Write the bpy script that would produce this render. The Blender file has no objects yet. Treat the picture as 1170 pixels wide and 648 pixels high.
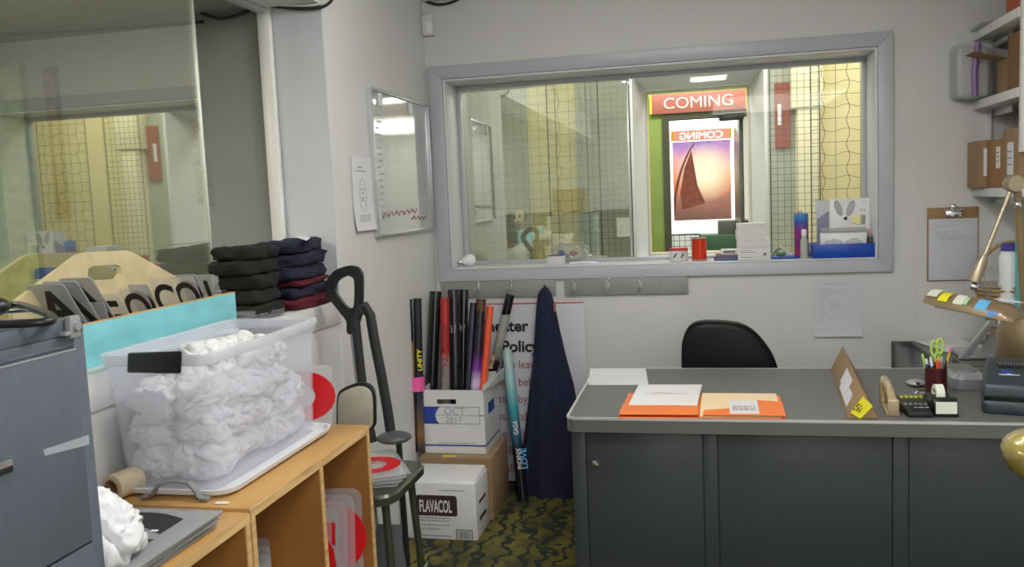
import bpy, bmesh, math, random
from mathutils import Vector, Matrix, noise
random.seed(7)
V = Vector
PI = math.pi
SC = bpy.context.scene
COL = SC.collection

# ------------------------------------------------------------------ camera
IW, IH = 1170, 648
F, PIT, YAW, ROL = 979.0, .0971, -.2165, .0435
CAM = V((0, 0, 1.5))
_f = V((math.sin(YAW)*math.cos(PIT), math.cos(YAW)*math.cos(PIT), -math.sin(PIT)))
_r = V((math.cos(YAW), -math.sin(YAW), 0))
_d = _f.cross(_r)
_c, _s = math.cos(ROL), math.sin(ROL)
R2 = _c*_r + _s*_d
D2 = -_s*_r + _c*_d


def P(px, py, ax, val):
    """the point of the place seen at a pixel, on the plane x, y or z = val"""
    d = R2*((px-IW/2)/F) + D2*((py-IH/2)/F) + _f
    i = 'xyz'.index(ax)
    return CAM + d*((val-CAM[i])/d[i])


cd = bpy.data.cameras.new('camera')
cam = bpy.data.objects.new('camera', cd)
COL.objects.link(cam)
m = Matrix((R2, -D2, -_f)).transposed().to_4x4()
m.translation = CAM
cam.matrix_world = m
cd.sensor_width = 36
cd.lens = F/IW*36
cd.clip_start = .02
SC.camera = cam

# ------------------------------------------------------------------ materials


def mat(name, col, rough=.6, metal=0, var=0, scale=20, bump=0, bscale=60, emit=None, es=1, coat=0, spec=.5, stretch=(1, 1, 1)):
    mm = bpy.data.materials.new(name)
    mm.use_nodes = True
    nt = mm.node_tree
    b = nt.nodes['Principled BSDF']
    b.inputs['Base Color'].default_value = (*col, 1)
    b.inputs['Roughness'].default_value = rough
    b.inputs['Metallic'].default_value = metal
    b.inputs['Coat Weight'].default_value = coat
    b.inputs['Specular IOR Level'].default_value = spec
    if emit:
        b.inputs['Emission Color'].default_value = (*emit, 1)
        b.inputs['Emission Strength'].default_value = es
    if var or bump:
        tc = nt.nodes.new('ShaderNodeTexCoord')
        mp = nt.nodes.new('ShaderNodeMapping')
        mp.inputs['Scale'].default_value = stretch
        nt.links.new(tc.outputs['Object'], mp.inputs[0])
    if var:
        n = nt.nodes.new('ShaderNodeTexNoise')
        n.inputs['Scale'].default_value = scale
        n.inputs['Detail'].default_value = 5
        nt.links.new(mp.outputs[0], n.inputs['Vector'])
        cr = nt.nodes.new('ShaderNodeValToRGB')
        cr.color_ramp.elements[0].position = .3
        cr.color_ramp.elements[1].position = .7
        cr.color_ramp.elements[0].color = (*[max(0, c*(1-var)) for c in col], 1)
        cr.color_ramp.elements[1].color = (*[min(1, c*(1+var)) for c in col], 1)
        nt.links.new(n.outputs['Fac'], cr.inputs[0])
        nt.links.new(cr.outputs[0], b.inputs['Base Color'])
    if bump:
        n = nt.nodes.new('ShaderNodeTexNoise')
        n.inputs['Scale'].default_value = bscale
        n.inputs['Detail'].default_value = 4
        nt.links.new(mp.outputs[0], n.inputs['Vector'])
        bp = nt.nodes.new('ShaderNodeBump')
        bp.inputs['Strength'].default_value = bump
        bp.inputs['Distance'].default_value = .01
        nt.links.new(n.outputs['Fac'], bp.inputs['Height'])
        nt.links.new(bp.outputs[0], b.inputs['Normal'])
    return mm


def clear_mat(name, col, opaque, rough=.15, tint=(1, 1, 1), bump=0):
    """see-through plastic: transparent with a share of milky glossy plastic"""
    mm = mat(name, col, rough, bump=bump, bscale=14)
    nt = mm.node_tree
    b = nt.nodes['Principled BSDF']
    t = nt.nodes.new('ShaderNodeBsdfTransparent')
    t.inputs[0].default_value = (*tint, 1)
    mx = nt.nodes.new('ShaderNodeMixShader')
    mx.inputs[0].default_value = opaque
    nt.links.new(t.outputs[0], mx.inputs[1])
    nt.links.new(b.outputs[0], mx.inputs[2])
    nt.links.new(mx.outputs[0], nt.nodes['Material Output'].inputs[0])
    return mm


def glass_mat(name, refl, tint=(.92, .95, .9)):
    mm = bpy.data.materials.new(name)
    mm.use_nodes = True
    nt = mm.node_tree
    nt.nodes.remove(nt.nodes['Principled BSDF'])
    t = nt.nodes.new('ShaderNodeBsdfTransparent')
    t.inputs[0].default_value = (*tint, 1)
    g = nt.nodes.new('ShaderNodeBsdfGlossy')
    g.inputs['Roughness'].default_value = 0.005
    g.inputs[0].default_value = (.95, .97, .9, 1)
    mx = nt.nodes.new('ShaderNodeMixShader')
    fc = nt.nodes.new('ShaderNodeLayerWeight')
    fc.inputs[0].default_value = .5
    lw = nt.nodes.new('ShaderNodeMath')
    lw.operation = 'POWER'
    lw.inputs[1].default_value = 5
    nt.links.new(fc.outputs['Facing'], lw.inputs[0])
    mr = nt.nodes.new('ShaderNodeMapRange')
    mr.inputs['From Min'].default_value = 0
    mr.inputs['From Max'].default_value = 1
    mr.inputs['To Min'].default_value = refl
    mr.inputs['To Max'].default_value = 1
    nt.links.new(lw.outputs[0], mr.inputs[0])
    nt.links.new(mr.outputs[0], mx.inputs[0])
    nt.links.new(t.outputs[0], mx.inputs[1])
    nt.links.new(g.outputs[0], mx.inputs[2])
    nt.links.new(mx.outputs[0], nt.nodes['Material Output'].inputs[0])
    return mm


def panel_wall_mat(name, col, axis, pitch=.203):
    """painted wall panelling with narrow vertical grooves"""
    mm = mat(name, col, .55, var=.03, scale=3)
    nt = mm.node_tree
    b = nt.nodes['Principled BSDF']
    tc = nt.nodes.new('ShaderNodeTexCoord')
    sp = nt.nodes.new('ShaderNodeSeparateXYZ')
    nt.links.new(tc.outputs['Object'], sp.inputs[0])
    a = nt.nodes.new('ShaderNodeMath'); a.operation = 'PINGPONG'
    nt.links.new(sp.outputs[axis], a.inputs[0]); a.inputs[1].default_value = pitch/2
    r = nt.nodes.new('ShaderNodeMapRange')
    nt.links.new(a.outputs[0], r.inputs[0])
    r.inputs['From Min'].default_value = 0
    r.inputs['From Max'].default_value = .004
    n = nt.nodes.new('ShaderNodeTexNoise'); n.inputs['Scale'].default_value = 40
    nt.links.new(tc.outputs['Object'], n.inputs['Vector'])
    ad = nt.nodes.new('ShaderNodeMath'); ad.operation = 'MULTIPLY_ADD'
    nt.links.new(n.outputs['Fac'], ad.inputs[0]); ad.inputs[1].default_value = .15
    nt.links.new(r.outputs[0], ad.inputs[2])
    bp = nt.nodes.new('ShaderNodeBump'); bp.inputs['Strength'].default_value = .25; bp.inputs['Distance'].default_value = .003
    nt.links.new(ad.outputs[0], bp.inputs['Height'])
    nt.links.new(bp.outputs[0], b.inputs['Normal'])
    return mm


def carpet_mat():
    mm = mat('carpet', (.2, .18, .03), .95)
    nt = mm.node_tree; b = nt.nodes['Principled BSDF']; L = nt.links.new
    tc = nt.nodes.new('ShaderNodeTexCoord')
    n = nt.nodes.new('ShaderNodeTexNoise'); n.inputs['Scale'].default_value = 7; n.inputs['Detail'].default_value = 3
    L(tc.outputs['Object'], n.inputs['Vector'])
    c1 = nt.nodes.new('ShaderNodeValToRGB')
    e = c1.color_ramp.elements
    e[0].position = .35; e[0].color = (.045, .052, .012, 1)
    e[1].position = .62; e[1].color = (.17, .135, .02, 1)
    L(n.outputs['Fac'], c1.inputs[0])
    w = nt.nodes.new('ShaderNodeTexWave'); w.inputs['Scale'].default_value = 3.6; w.inputs['Distortion'].default_value = 11
    w.inputs['Detail'].default_value = 2; w.inputs['Detail Scale'].default_value = 2.2
    L(tc.outputs['Object'], w.inputs['Vector'])
    c2 = nt.nodes.new('ShaderNodeValToRGB'); e = c2.color_ramp.elements
    e[0].position = .2; e[0].color = (1, 1, 1, 1); e[1].position = .34; e[1].color = (0, 0, 0, 1)
    L(w.outputs['Fac'], c2.inputs[0])
    mx = nt.nodes.new('ShaderNodeMix'); mx.data_type = 'RGBA'
    L(c2.outputs[0], mx.inputs['Factor']); L(c1.outputs[0], mx.inputs[6])
    mx.inputs[7].default_value = (.012, .022, .014, 1)
    L(mx.outputs[2], b.inputs['Base Color'])
    n2 = nt.nodes.new('ShaderNodeTexNoise'); n2.inputs['Scale'].default_value = 400
    L(tc.outputs['Object'], n2.inputs['Vector'])
    bp = nt.nodes.new('ShaderNodeBump'); bp.inputs['Strength'].default_value = .6; bp.inputs['Distance'].default_value = .004
    L(n2.outputs['Fac'], bp.inputs['Height']); L(bp.outputs[0], b.inputs['Normal'])
    return mm


def band_mat(name, stops, z0, z1, rough=.3, emit=0, axis='Z', rainbow=None):
    """print whose colour changes along its length (stops: position, colour), in object space"""
    mm = mat(name, (1, 1, 1), rough)
    nt = mm.node_tree; b = nt.nodes['Principled BSDF']; L = nt.links.new
    tc = nt.nodes.new('ShaderNodeTexCoord'); sp = nt.nodes.new('ShaderNodeSeparateXYZ')
    L(tc.outputs['Object'], sp.inputs[0])
    mr = nt.nodes.new('ShaderNodeMapRange'); mr.inputs['From Min'].default_value = z0; mr.inputs['From Max'].default_value = z1
    L(sp.outputs[axis], mr.inputs[0])
    cr = nt.nodes.new('ShaderNodeValToRGB'); el = cr.color_ramp.elements
    while len(el) > 1: el.remove(el[-1])
    el[0].position = stops[0][0]; el[0].color = (*stops[0][1], 1)
    for p, c in stops[1:]:
        q = el.new(p); q.color = (*c, 1)
    L(mr.outputs[0], cr.inputs[0]); L(cr.outputs[0], b.inputs['Base Color'])
    if emit:
        L(cr.outputs[0], b.inputs['Emission Color']); b.inputs['Emission Strength'].default_value = emit
    return mm


M = {}
M['wall'] = panel_wall_mat('painted panelling', (.66, .66, .645), 'X')
M['wall_y'] = panel_wall_mat('painted panelling side', (.72, .72, .71), 'Y', .102)
M['white'] = mat('white paint', (.74, .74, .73), .5, var=.03, scale=5)
M['jamb'] = mat('pale blue grey paint', (.52, .55, .58), .5, var=.04, scale=6)
M['trimw'] = mat('trim paint', (.8, .8, .76), .35)
M['frame'] = mat('grey window paint', (.47, .5, .535), .32, var=.03, scale=9)
M['frame_l'] = mat('light window paint', (.68, .69, .72), .35)
M['greywall'] = mat('grey wall of the next room', (.24, .25, .235), .7, var=.05, scale=4)
M['ceil'] = mat('ceiling paint', (.75, .75, .73), .8, var=.03, scale=8)
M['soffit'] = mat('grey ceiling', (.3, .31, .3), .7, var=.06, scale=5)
M['carpet'] = carpet_mat()
M['cream'] = mat('cream block wall', (.80, .73, .42), .6, var=.05, scale=4)
M['cream2'] = mat('cream post paint', (.85, .80, .56), .5)
M['tile'] = mat('grey green wall', (.42, .45, .38), .5, var=.08, scale=12)
M['green'] = mat('olive green wall', (.2, .27, .06), .6, var=.12, scale=5)
M['stipple'] = mat('green stippled board', (.26, .34, .14), .8, var=.5, scale=22)
M['glass'] = glass_mat('window glass', .33)
M['glass_c'] = glass_mat('clear window glass', .012, (.98, .99, .98))
M['glass_l'] = glass_mat('sliding glass', .38, (.92, .94, .88))
M['wire'] = mat('dark wire', (.05, .055, .06), .4, .6)
M['wiref'] = mat('fine wire', (.06, .07, .08), .4, .5)
M['desk'] = mat('dark grey desk steel', (.043, .053, .057), .33, var=.08, scale=60, coat=.05)
M['desktop'] = mat('grey linoleum top', (.135, .137, .137), .5, var=.12, scale=160)
M['deskedge'] = mat('desk edge metal', (.2, .205, .21), .35, .5)
M['bright'] = mat('bright metal trim', (.85, .86, .88), .42, .8)
M['chrome'] = mat('chrome', (.8, .8, .82), .12, 1)
M['alu'] = mat('aluminium', (.62, .63, .65), .35, .8)
M['black'] = mat('black plastic', (.012, .012, .013), .35, var=.2, scale=30)
M['matblack'] = mat('matt black rubber', (.02, .02, .021), .6)
M['leather'] = mat('black leather', (.005, .005, .006), .45, spec=.25, bump=.1, bscale=180)
M['cab'] = mat('blue grey steel cabinet', (.14, .165, .205), .38, var=.06, scale=50, metal=.2)
M['cabd'] = mat('cabinet gap', (.02, .022, .025), .5)
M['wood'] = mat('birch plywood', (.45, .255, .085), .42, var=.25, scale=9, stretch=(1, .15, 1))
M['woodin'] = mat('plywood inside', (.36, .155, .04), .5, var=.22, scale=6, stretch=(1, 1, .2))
M['wooded'] = mat('plywood edge', (.66, .43, .19), .5, var=.3, scale=60, stretch=(1, .1, 1))
M['plyl'] = mat('pale plywood', (.60, .50, .29), .6, var=.15, scale=14)
M['turq'] = mat('turquoise paint', (.22, .60, .66), .5, var=.12, scale=26, stretch=(1, .3, 1))
M['card'] = mat('brown cardboard', (.33, .215, .115), .8, var=.08, scale=20)
M['card2'] = mat('darker cardboard', (.27, .15, .06), .8, var=.1, scale=20)
M['cardw'] = mat('white cardboard', (.72, .72, .71), .6, var=.03, scale=12)
M['paper'] = mat('white paper', (.8, .8, .82), .6)
M['paperb'] = mat('cool white paper', (.62, .63, .68), .6)
M['papergl'] = mat('glossy white card', (.82, .82, .84), .25)
M['ink'] = mat('black ink', (.015, .015, .015), .6)
M['inkg'] = mat('grey ink', (.18, .18, .2), .6)
M['inkl'] = mat('pale grey ink', (.36, .36, .4), .6)
M['inkr'] = mat('dark red ink', (.30, .07, .06), .6)
M['red'] = mat('red print', (.6, .03, .03), .4)
M['redl'] = mat('red letter plastic', (.65, .015, .02), .25)
M['blue'] = mat('blue plastic', (.0, .06, .42), .35)
M['bluep'] = mat('blue print', (.02, .06, .32), .5)
M['bin'] = clear_mat('milky clear bin plastic', (.86, .87, .92), .26, .2, (.97, .97, 1))
M['lid'] = mat('white bin lid', (.72, .74, .77), .35)
M['plate'] = clear_mat('clear letter plate', (.75, .76, .78), .28, .12)
M['plateg'] = clear_mat('grey letter plate', (.42, .43, .44), .62, .15)
M['platec'] = clear_mat('thin clear sheet', (.62, .64, .68), .22, .1)
M['cloth'] = mat('white cloth', (.78, .78, .79), .9, bump=.3, bscale=120)
M['bag'] = mat('white plastic bag', (.82, .83, .86), .3, bump=.4, bscale=40)
M['navy'] = mat('navy fabric', (.011, .014, .045), .9, var=.3, scale=40, bump=.3, bscale=300)
M['navy2'] = mat('dark navy garment', (.012, .014, .038), .95, var=.3, scale=60, bump=.3, bscale=300)
M['blackc'] = mat('black green garment', (.010, .011, .009), .95, var=.3, scale=60, bump=.3, bscale=300)
M['maroon'] = mat('burgundy garment', (.10, .008, .016), .95, var=.2, scale=60, bump=.3, bscale=300)
M['olive'] = mat('olive green enamel', (.055, .065, .04), .3, .3, coat=.4)
M['greyp'] = mat('grey plastic', (.17, .18, .19), .4)
M['foot'] = mat('dark grey rubber', (.07, .075, .08), .35)
M['greypack'] = mat('grey white packing', (.5, .5, .48), .6)
M['beige'] = mat('beige vinyl', (.44, .43, .34), .55, var=.08, scale=30)
M['tan'] = mat('tan enamel', (.30, .22, .12), .33, .25, coat=.2)
M['tanl'] = mat('light tan metal', (.42, .35, .24), .3, .5)
M['gold'] = mat('olive gold vinyl', (.36, .29, .07), .22, .3, coat=.6)
M['pink'] = mat('pink sticky note', (.9, .12, .42), .6)
M['orange'] = mat('orange card folder', (.86, .20, .04), .5)
M['creamp'] = mat('cream paper', (.86, .68, .42), .6)
M['lime'] = mat('lime green plastic', (.45, .68, .12), .35)
M['yellow'] = mat('yellow label', (.88, .80, .02), .5)
M['yelkey'] = mat('yellow green key', (.5, .5, .08), .5)
M['cup'] = mat('maroon cup', (.07, .012, .014), .3)
M['bluen'] = mat('sky blue note', (.15, .5, .85), .6)
M['bluen2'] = mat('blue note', (.12, .3, .72), .6)
M['notew'] = mat('pale note', (.78, .82, .68), .6)
M['noteg'] = mat('green note', (.4, .72, .38), .6)
M['silver'] = mat('silver plastic', (.42, .43, .45), .3, .4)
M['printer'] = mat('dark blue grey plastic', (.035, .045, .055), .4, var=.1, scale=80)
M['stapler'] = mat('tan stapler enamel', (.50, .40, .24), .25, .3, coat=.4)
M['brownlab'] = mat('dark brown print', (.045, .02, .015), .6)
M['wicker'] = mat('wicker', (.38, .26, .10), .6, var=.3, scale=60)
M['spool'] = mat('red foil ribbon', (.75, .06, .02), .2, .4)
M['orangeb'] = mat('orange tube card', (.8, .10, .03), .4)
M['redt'] = mat('red tube card', (.45, .02, .02), .35)
M['tubeb'] = mat('glossy black poster paper', (.010, .011, .014), .16, coat=.6)
M['tuben'] = mat('glossy navy poster paper', (.018, .026, .05), .2, coat=.5)
M['mixt'] = mat('grey pink poster print', (.28, .19, .19), .3, var=.9, scale=110, stretch=(1, 1, .5))
M['goldp'] = mat('gold poster print', (.35, .22, .08), .3, var=.5, scale=50)
M['signred'] = mat('dull red sign', (.33, .10, .075), .5)
M['signyel'] = mat('yellow sign end', (.75, .55, .03), .5)
M['signtxt'] = mat('pale sign letters', (.62, .55, .54), .5)
M['darkdoor'] = mat('dark olive door', (.035, .038, .022), .35, coat=.2)
M['copper'] = mat('copper mark', (.7, .25, .06), .35, .6)
M['brownposter'] = mat('dark brown poster', (.06, .03, .02), .4, var=.4, scale=12)
M['wb'] = mat('whiteboard gloss', (.50, .51, .54), .07, coat=.6, bump=.12, bscale=3.2)
M['tape'] = mat('clear brown tape roll', (.5, .43, .3), .35, var=.15, scale=40)
M['teal'] = mat('teal label', (.15, .5, .5), .5)
M['yelcloth'] = mat('mustard cloth', (.36, .25, .02), .8, var=.2, scale=14)
M['copperf'] = M['copper']
M['fill_soft'] = mat('soft fill diffuser', (.9, .9, .9), .5, emit=(1, .985, .95), es=1.5)
M['lamp'] = mat('lit fluorescent diffuser', (.9, .9, .9), .5, emit=(1, .985, .95), es=7)
M['purplep'] = mat('purple print', (.24, .12, .33), .4)
M['bluep2'] = mat('cup blue print', (.05, .22, .6), .4)
M['mag'] = mat('cup purple print', (.22, .03, .22), .4, var=.6, scale=30)
M['whitebr'] = mat('bright vestibule paint', (.9, .9, .88), .6)

# ------------------------------------------------------------------ mesh builder


class MB:
    def __init__(s):
        s.bm = bmesh.new()

    def merge(s, t, mi=0):
        for f in t.faces: f.material_index = mi
        me = bpy.data.meshes.new('t'); t.to_mesh(me); t.free()
        s.bm.from_mesh(me); bpy.data.meshes.remove(me)
        return s

    def hexa(s, pts, mi=0, bev=0, seg=2):
        """8 corners: bottom four counter-clockwise, then the top four"""
        t = bmesh.new(); v = [t.verts.new(p) for p in pts]
        for q in ((3, 2, 1, 0), (4, 5, 6, 7), (0, 1, 5, 4), (1, 2, 6, 5), (2, 3, 7, 6), (3, 0, 4, 7)):
            t.faces.new([v[i] for i in q])
        bmesh.ops.recalc_face_normals(t, faces=t.faces)
        if bev: bmesh.ops.bevel(t, geom=list(t.edges), offset=bev, segments=seg, affect='EDGES', profile=.5)
        return s.merge(t, mi)

    def box(s, x0, x1, y0, y1, z0, z1, mi=0, bev=0, seg=2):
        return s.hexa([(x0, y0, z0), (x1, y0, z0), (x1, y1, z0), (x0, y1, z0), (x0, y0, z1), (x1, y0, z1), (x1, y1, z1), (x0, y1, z1)], mi, bev, seg)

    def ob(s, c, ax, ay, az, sx, sy, sz, mi=0, bev=0, seg=2):
        """box at centre c along unit axes"""
        c = V(c); ax, ay, az = [V(a).normalized() for a in (ax, ay, az)]
        pts = [c+ax*sx/2*i+ay*sy/2*j+az*sz/2*k for k in (-1, 1) for i, j in ((-1, -1), (1, -1), (1, 1), (-1, 1))]
        return s.hexa(pts, mi, bev, seg)

    def prism(s, poly, d, mi=0, bev=0):
        """polygon (3-D points) pushed along vector d"""
        d = V(d); t = bmesh.new()
        a = [t.verts.new(p) for p in poly]; b = [t.verts.new(V(p)+d) for p in poly]
        n = len(a); t.faces.new(a); t.faces.new(b[::-1])
        for i in range(n): t.faces.new((a[i], b[i], b[(i+1) % n], a[(i+1) % n]))
        bmesh.ops.recalc_face_normals(t, faces=t.faces)
        if bev: bmesh.ops.bevel(t, geom=list(t.edges), offset=bev, segments=2, affect='EDGES', profile=.5)
        return s.merge(t, mi)

    def rings(s, rs, mi=0, cap=True, closed=False):
        t = bmesh.new(); vs = [[t.verts.new(p) for p in r] for r in rs]; n = len(vs[0])
        for i in range(len(vs)-1+(1 if closed else 0)):
            a, b = vs[i], vs[(i+1) % len(vs)]
            for j in range(n): t.faces.new((a[j], a[(j+1) % n], b[(j+1) % n], b[j]))
        if cap and not closed: t.faces.new(vs[0][::-1]); t.faces.new(vs[-1])
        bmesh.ops.recalc_face_normals(t, faces=t.faces)
        return s.merge(t, mi)

    def tube(s, pts, r, n=12, mi=0, closed=False, cap=True):
        pts = [V(p) for p in pts]; rs = []; N = len(pts)
        up = None
        for i, p in enumerate(pts):
            if closed: tg = pts[(i+1) % N]-pts[i-1]
            else: tg = pts[min(i+1, N-1)]-pts[max(i-1, 0)]
            tg.normalize()
            if up is None: up = tg.orthogonal().normalized()
            up = (up-tg*up.dot(tg)).normalized()
            sd = tg.cross(up); rr = r[i] if isinstance(r, (list, tuple)) else r
            rs.append([p+(up*math.cos(a)+sd*math.sin(a))*rr for a in [2*PI*k/n for k in range(n)]])
        return s.rings(rs, mi, cap, closed)

    def cyl(s, a, b, r, n=20, mi=0, r2=None):
        return s.tube([a, b], [r, r if r2 is None else r2], n, mi)

    def lathe(s, c, prof, n=24, mi=0, ax=(0, 0, 1), sy=1):
        c = V(c); az = V(ax).normalized(); u = az.orthogonal().normalized() if abs(az.z) < .99 else V((1, 0, 0)); w = az.cross(u)
        return s.rings([[c+az*h+(u*math.cos(a)+w*math.sin(a)*sy)*max(r, 1e-4) for a in [2*PI*k/n for k in range(n)]] for r, h in prof], mi)

    def pipe(s, a, b, r, ri, n=24, mi=0):
        """hollow tube with open ends"""
        a, b = V(a), V(b); az = (b-a).normalized(); u = az.orthogonal().normalized(); w = az.cross(u)
        R = lambda p, q: [p+(u*math.cos(t)+w*math.sin(t))*q for t in [2*PI*k/n for k in range(n)]]
        return s.rings([R(a, r), R(b, r), R(b, ri), R(a, ri)], mi, closed=True)

    def ball(s, c, r, mi=0, sc=(1, 1, 1), sub=3, nz=0, nf=3, seed=0, ridge=False):
        t = bmesh.new(); bmesh.ops.create_icosphere(t, subdivisions=sub, radius=1)
        for v in t.verts:
            p = v.co.copy(); k = 1
            if nz:
                q = p*nf+V((seed*7.3, seed*3.1, seed))
                k += nz*noise.noise(q)
                if ridge: k += nz*.9*(1-2*abs(noise.noise(q*1.7)))-.3*nz; k += nz*.35*noise.noise(q*4)
            v.co = V((p.x*sc[0]*k*r, p.y*sc[1]*k*r, p.z*sc[2]*k*r))+V(c)
        return s.merge(t, mi)

    def cloth(s, c, r, sc, seed, lo=None, hi=None):
        """crumpled cloth lump: broad bulges cut by sharp creases"""
        t = bmesh.new(); bmesh.ops.create_icosphere(t, subdivisions=5, radius=1)
        o = V((seed*7.3, seed*3.1, seed*1.7))
        for v in t.verts:
            p = v.co.copy(); w = V((noise.noise(p*1.3+o), noise.noise(p*1.3+o+V((9, 0, 0))), noise.noise(p*1.3+o+V((0, 9, 0)))))*.7
            k = 1+.30*noise.noise(p*1.2+o)
            for f, a, wd in ((1.1, .26, .11), (1.9, .13, .12), (3.2, .05, .15)):
                n = noise.noise((p+w)*f+o*1.3+V((f*5, 0, 0)))
                k -= a*math.exp(-(n/wd)**2)-a*.45
            v.co = V((p.x*sc[0]*k*r, p.y*sc[1]*k*r, p.z*sc[2]*k*r))+V(c)
            if lo:
                for i in range(3): v.co[i] = min(max(v.co[i], lo[i]), hi[i])
        return s.merge(t)

    def quad(s, pts, mi=0):
        t = bmesh.new(); t.faces.new([t.verts.new(p) for p in pts]); return s.merge(t, mi)

    def build(s, name, mats, parent=None, label=None, angle=38):
        bm = s.bm
        if not isinstance(mats, (list, tuple)): mats = [mats]
        co = [v.co for v in bm.verts]
        lo = V([min(c[i] for c in co) for i in range(3)]); hi = V([max(c[i] for c in co) for i in range(3)])
        og = V(((lo.x+hi.x)/2, (lo.y+hi.y)/2, lo.z))
        for v in bm.verts: v.co -= og
        for f in bm.faces: f.smooth = True
        for e in bm.edges:
            if len(e.link_faces) == 2 and e.calc_face_angle(0) > math.radians(angle): e.smooth = False
        me = bpy.data.meshes.new(name); bm.to_mesh(me); bm.free()
        for q in mats: me.materials.append(M[q] if isinstance(q, str) else q)
        o = bpy.data.objects.new(name, me); COL.objects.link(o)
        o.location = og
        if parent: setpar(o, parent)
        if label: o['label'] = label
        return o


def smooth2(pts, n=4):
    """closed smooth outline through 2-D points"""
    out = []; N = len(pts)
    for i in range(N):
        p0, p1, p2, p3 = [V(pts[(i+k) % N]) for k in (-1, 0, 1, 2)]
        for k in range(n):
            t = k/n
            q = .5*((2*p1)+(p2-p0)*t+(2*p0-5*p1+4*p2-p3)*t*t+(3*p1-p0-3*p2+p3)*t**3)
            out.append(tuple(q))
    return out


def wloc(o):
    p = o.location.copy()
    while o.parent: o = o.parent; p += o.location
    return p


def setpar(o, parent):
    o.location = o.location-wloc(parent); o.parent = parent


def thing(name, label, cat, loc, group=None):
    o = bpy.data.objects.new(name, None); COL.objects.link(o); o.location = V(loc); o.empty_display_size = .1
    return tag(o, label, cat, group)


def tag(o, label, cat, group=None):
    o['label'] = label; o['category'] = cat
    if group: o['group'] = group
    return o


def struct(o):
    o['kind'] = 'structure'; return o


def text(s, size, org, xd, yd, mt, parent, name='lettering', thick=0, align='LEFT', sx=1, depth=.0004):
    cu = bpy.data.curves.new('txt', 'FONT'); cu.body = s; cu.size = size; cu.offset = thick; cu.extrude = depth
    cu.align_x = align; cu.resolution_u = 6
    to = bpy.data.objects.new('txt', cu); COL.objects.link(to)
    dg = bpy.context.evaluated_depsgraph_get(); ev = to.evaluated_get(dg)
    me = bpy.data.meshes.new_from_object(ev)
    bpy.data.objects.remove(to); bpy.data.curves.remove(cu)
    xd, yd = V(xd).normalized(), V(yd).normalized(); n = xd.cross(yd)
    b = MB(); b.bm.from_mesh(me); bpy.data.meshes.remove(me)
    for v in b.bm.verts:
        c = v.co; v.co = V(org)+xd*c.x*sx+yd*c.y+n*c.z
    return b.build(name, mt, parent)


def strokes(rows, org, xd, yd, n, mt, parent, h=.0025, name='printed_text', seed=1):
    """rows: (x, y, length) of small print, built as short word-like dashes"""
    rnd = random.Random(seed); b = MB(); org, xd, yd, n = V(org), V(xd), V(yd), V(n)
    for x, y, L in rows:
        p = 0
        while p < L:
            w = min(rnd.uniform(.006, .02), L-p)
            if w > .002:
                a = org+xd*(x+p)+yd*y+n*.0005
                b.prism([a, a+xd*w, a+xd*w+yd*h, a+yd*h], n*.0003)
            p += w+.004
    return b.build(name, mt, parent)


YW = 4.30      # the face of the back wall
XL = -1.35     # the face of the left wall
YG = 4.545     # the glass of the back window
ZC = 2.52
X1, Y1, Z1 = V((1, 0, 0)), V((0, 1, 0)), V((0, 0, 1))

# ================================================================== the setting
struct(MB().box(-4.2, 1.62, -2.4, 4.3, -.05, 0).build('floor', 'carpet'))
struct(MB().box(-1.59, 1.62, -2.4, 4.3, ZC, ZC+.05).build('ceiling', 'ceil'))
# back wall with the window opening
wx0, wx1, wz0, wz1 = -1.262, .822, 1.150, 2.128
b = MB()
b.box(-1.35, wx0, YW, 4.57, 0, ZC+.05).box(wx1, 1.72, YW, 4.57, 0, ZC+.05).box(wx0, wx1, YW, 4.57, 0, wz0).box(wx0, wx1, YW, 4.57, wz1, ZC+.05)
struct(b.build('wall_back', 'wall'))
# left thick wall, half wall and header
b = MB()
b.box(-1.59, XL, 3.05, 4.57, 0, ZC+.05)
struct(b.build('wall_left', 'wall_y'))
struct(MB().box(-1.59, XL-.006, -2.4, 3.05, 0, 1.062).build('wall_left_half', 'white'))
struct(MB().box(-1.60, XL+.004, -2.4, 3.05, 1.062, 1.150, bev=.005).build('trim_1', 'white'))
struct(MB().box(-1.59, XL, -2.4, 3.05, 2.255, ZC+.05).build('wall_left_header', 'white'))
struct(MB().box(-1.359, XL+.001, 3.044, 3.0499, 1.15, 2.255).box(-1.545, -1.359, 3.045, 3.0499, 1.15, 2.255).build('trim_2', 'jamb'))
struct(MB().box(-1.592, -1.550, 3.02, 3.05, 1.15, 2.255, bev=.004).box(-1.600, -1.592, 3.026, 3.05, 1.15, 2.255).build('trim_3', 'trimw'))
struct(MB().box(-1.595, -1.558, -2.4, 3.02, 2.235, 2.255, bev=.003).build('trim_4', 'jamb'))
struct(MB().box(1.62, 1.72, -2.4, 4.3, 0, ZC+.05).build('wall_right', 'white'))
struct(MB().box(-4.2, 1.72, -2.5, -2.4, 0, ZC+.05).build('wall_rear', 'white'))
# the next room behind the sliding glass
struct(MB().box(-4.2, -1.59, 3.06, 3.16, 0, 2.6).build('wall_side_room', 'greywall'))
struct(MB().box(-4.3, -4.2, -2.4, 3.16, 0, 2.6).build('wall_side_room_far', 'greywall'))
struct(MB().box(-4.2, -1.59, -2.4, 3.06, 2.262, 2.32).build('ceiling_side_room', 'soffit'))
# sliding glass on the ledge
w1 = struct(MB().box(-1.572, -1.566, -1.8, 2.545, 1.168, 2.235).build('window_1', 'glass_l'))
b = MB().box(-1.59, -1.55, -1.8, 2.95, 1.150, 1.168, bev=.002).build('window_track', 'alu', w1)
b = MB().box(-1.5745, -1.5635, 2.543, 2.5475, 1.168, 2.235).build('glass_edge', 'alu', w1)

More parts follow.
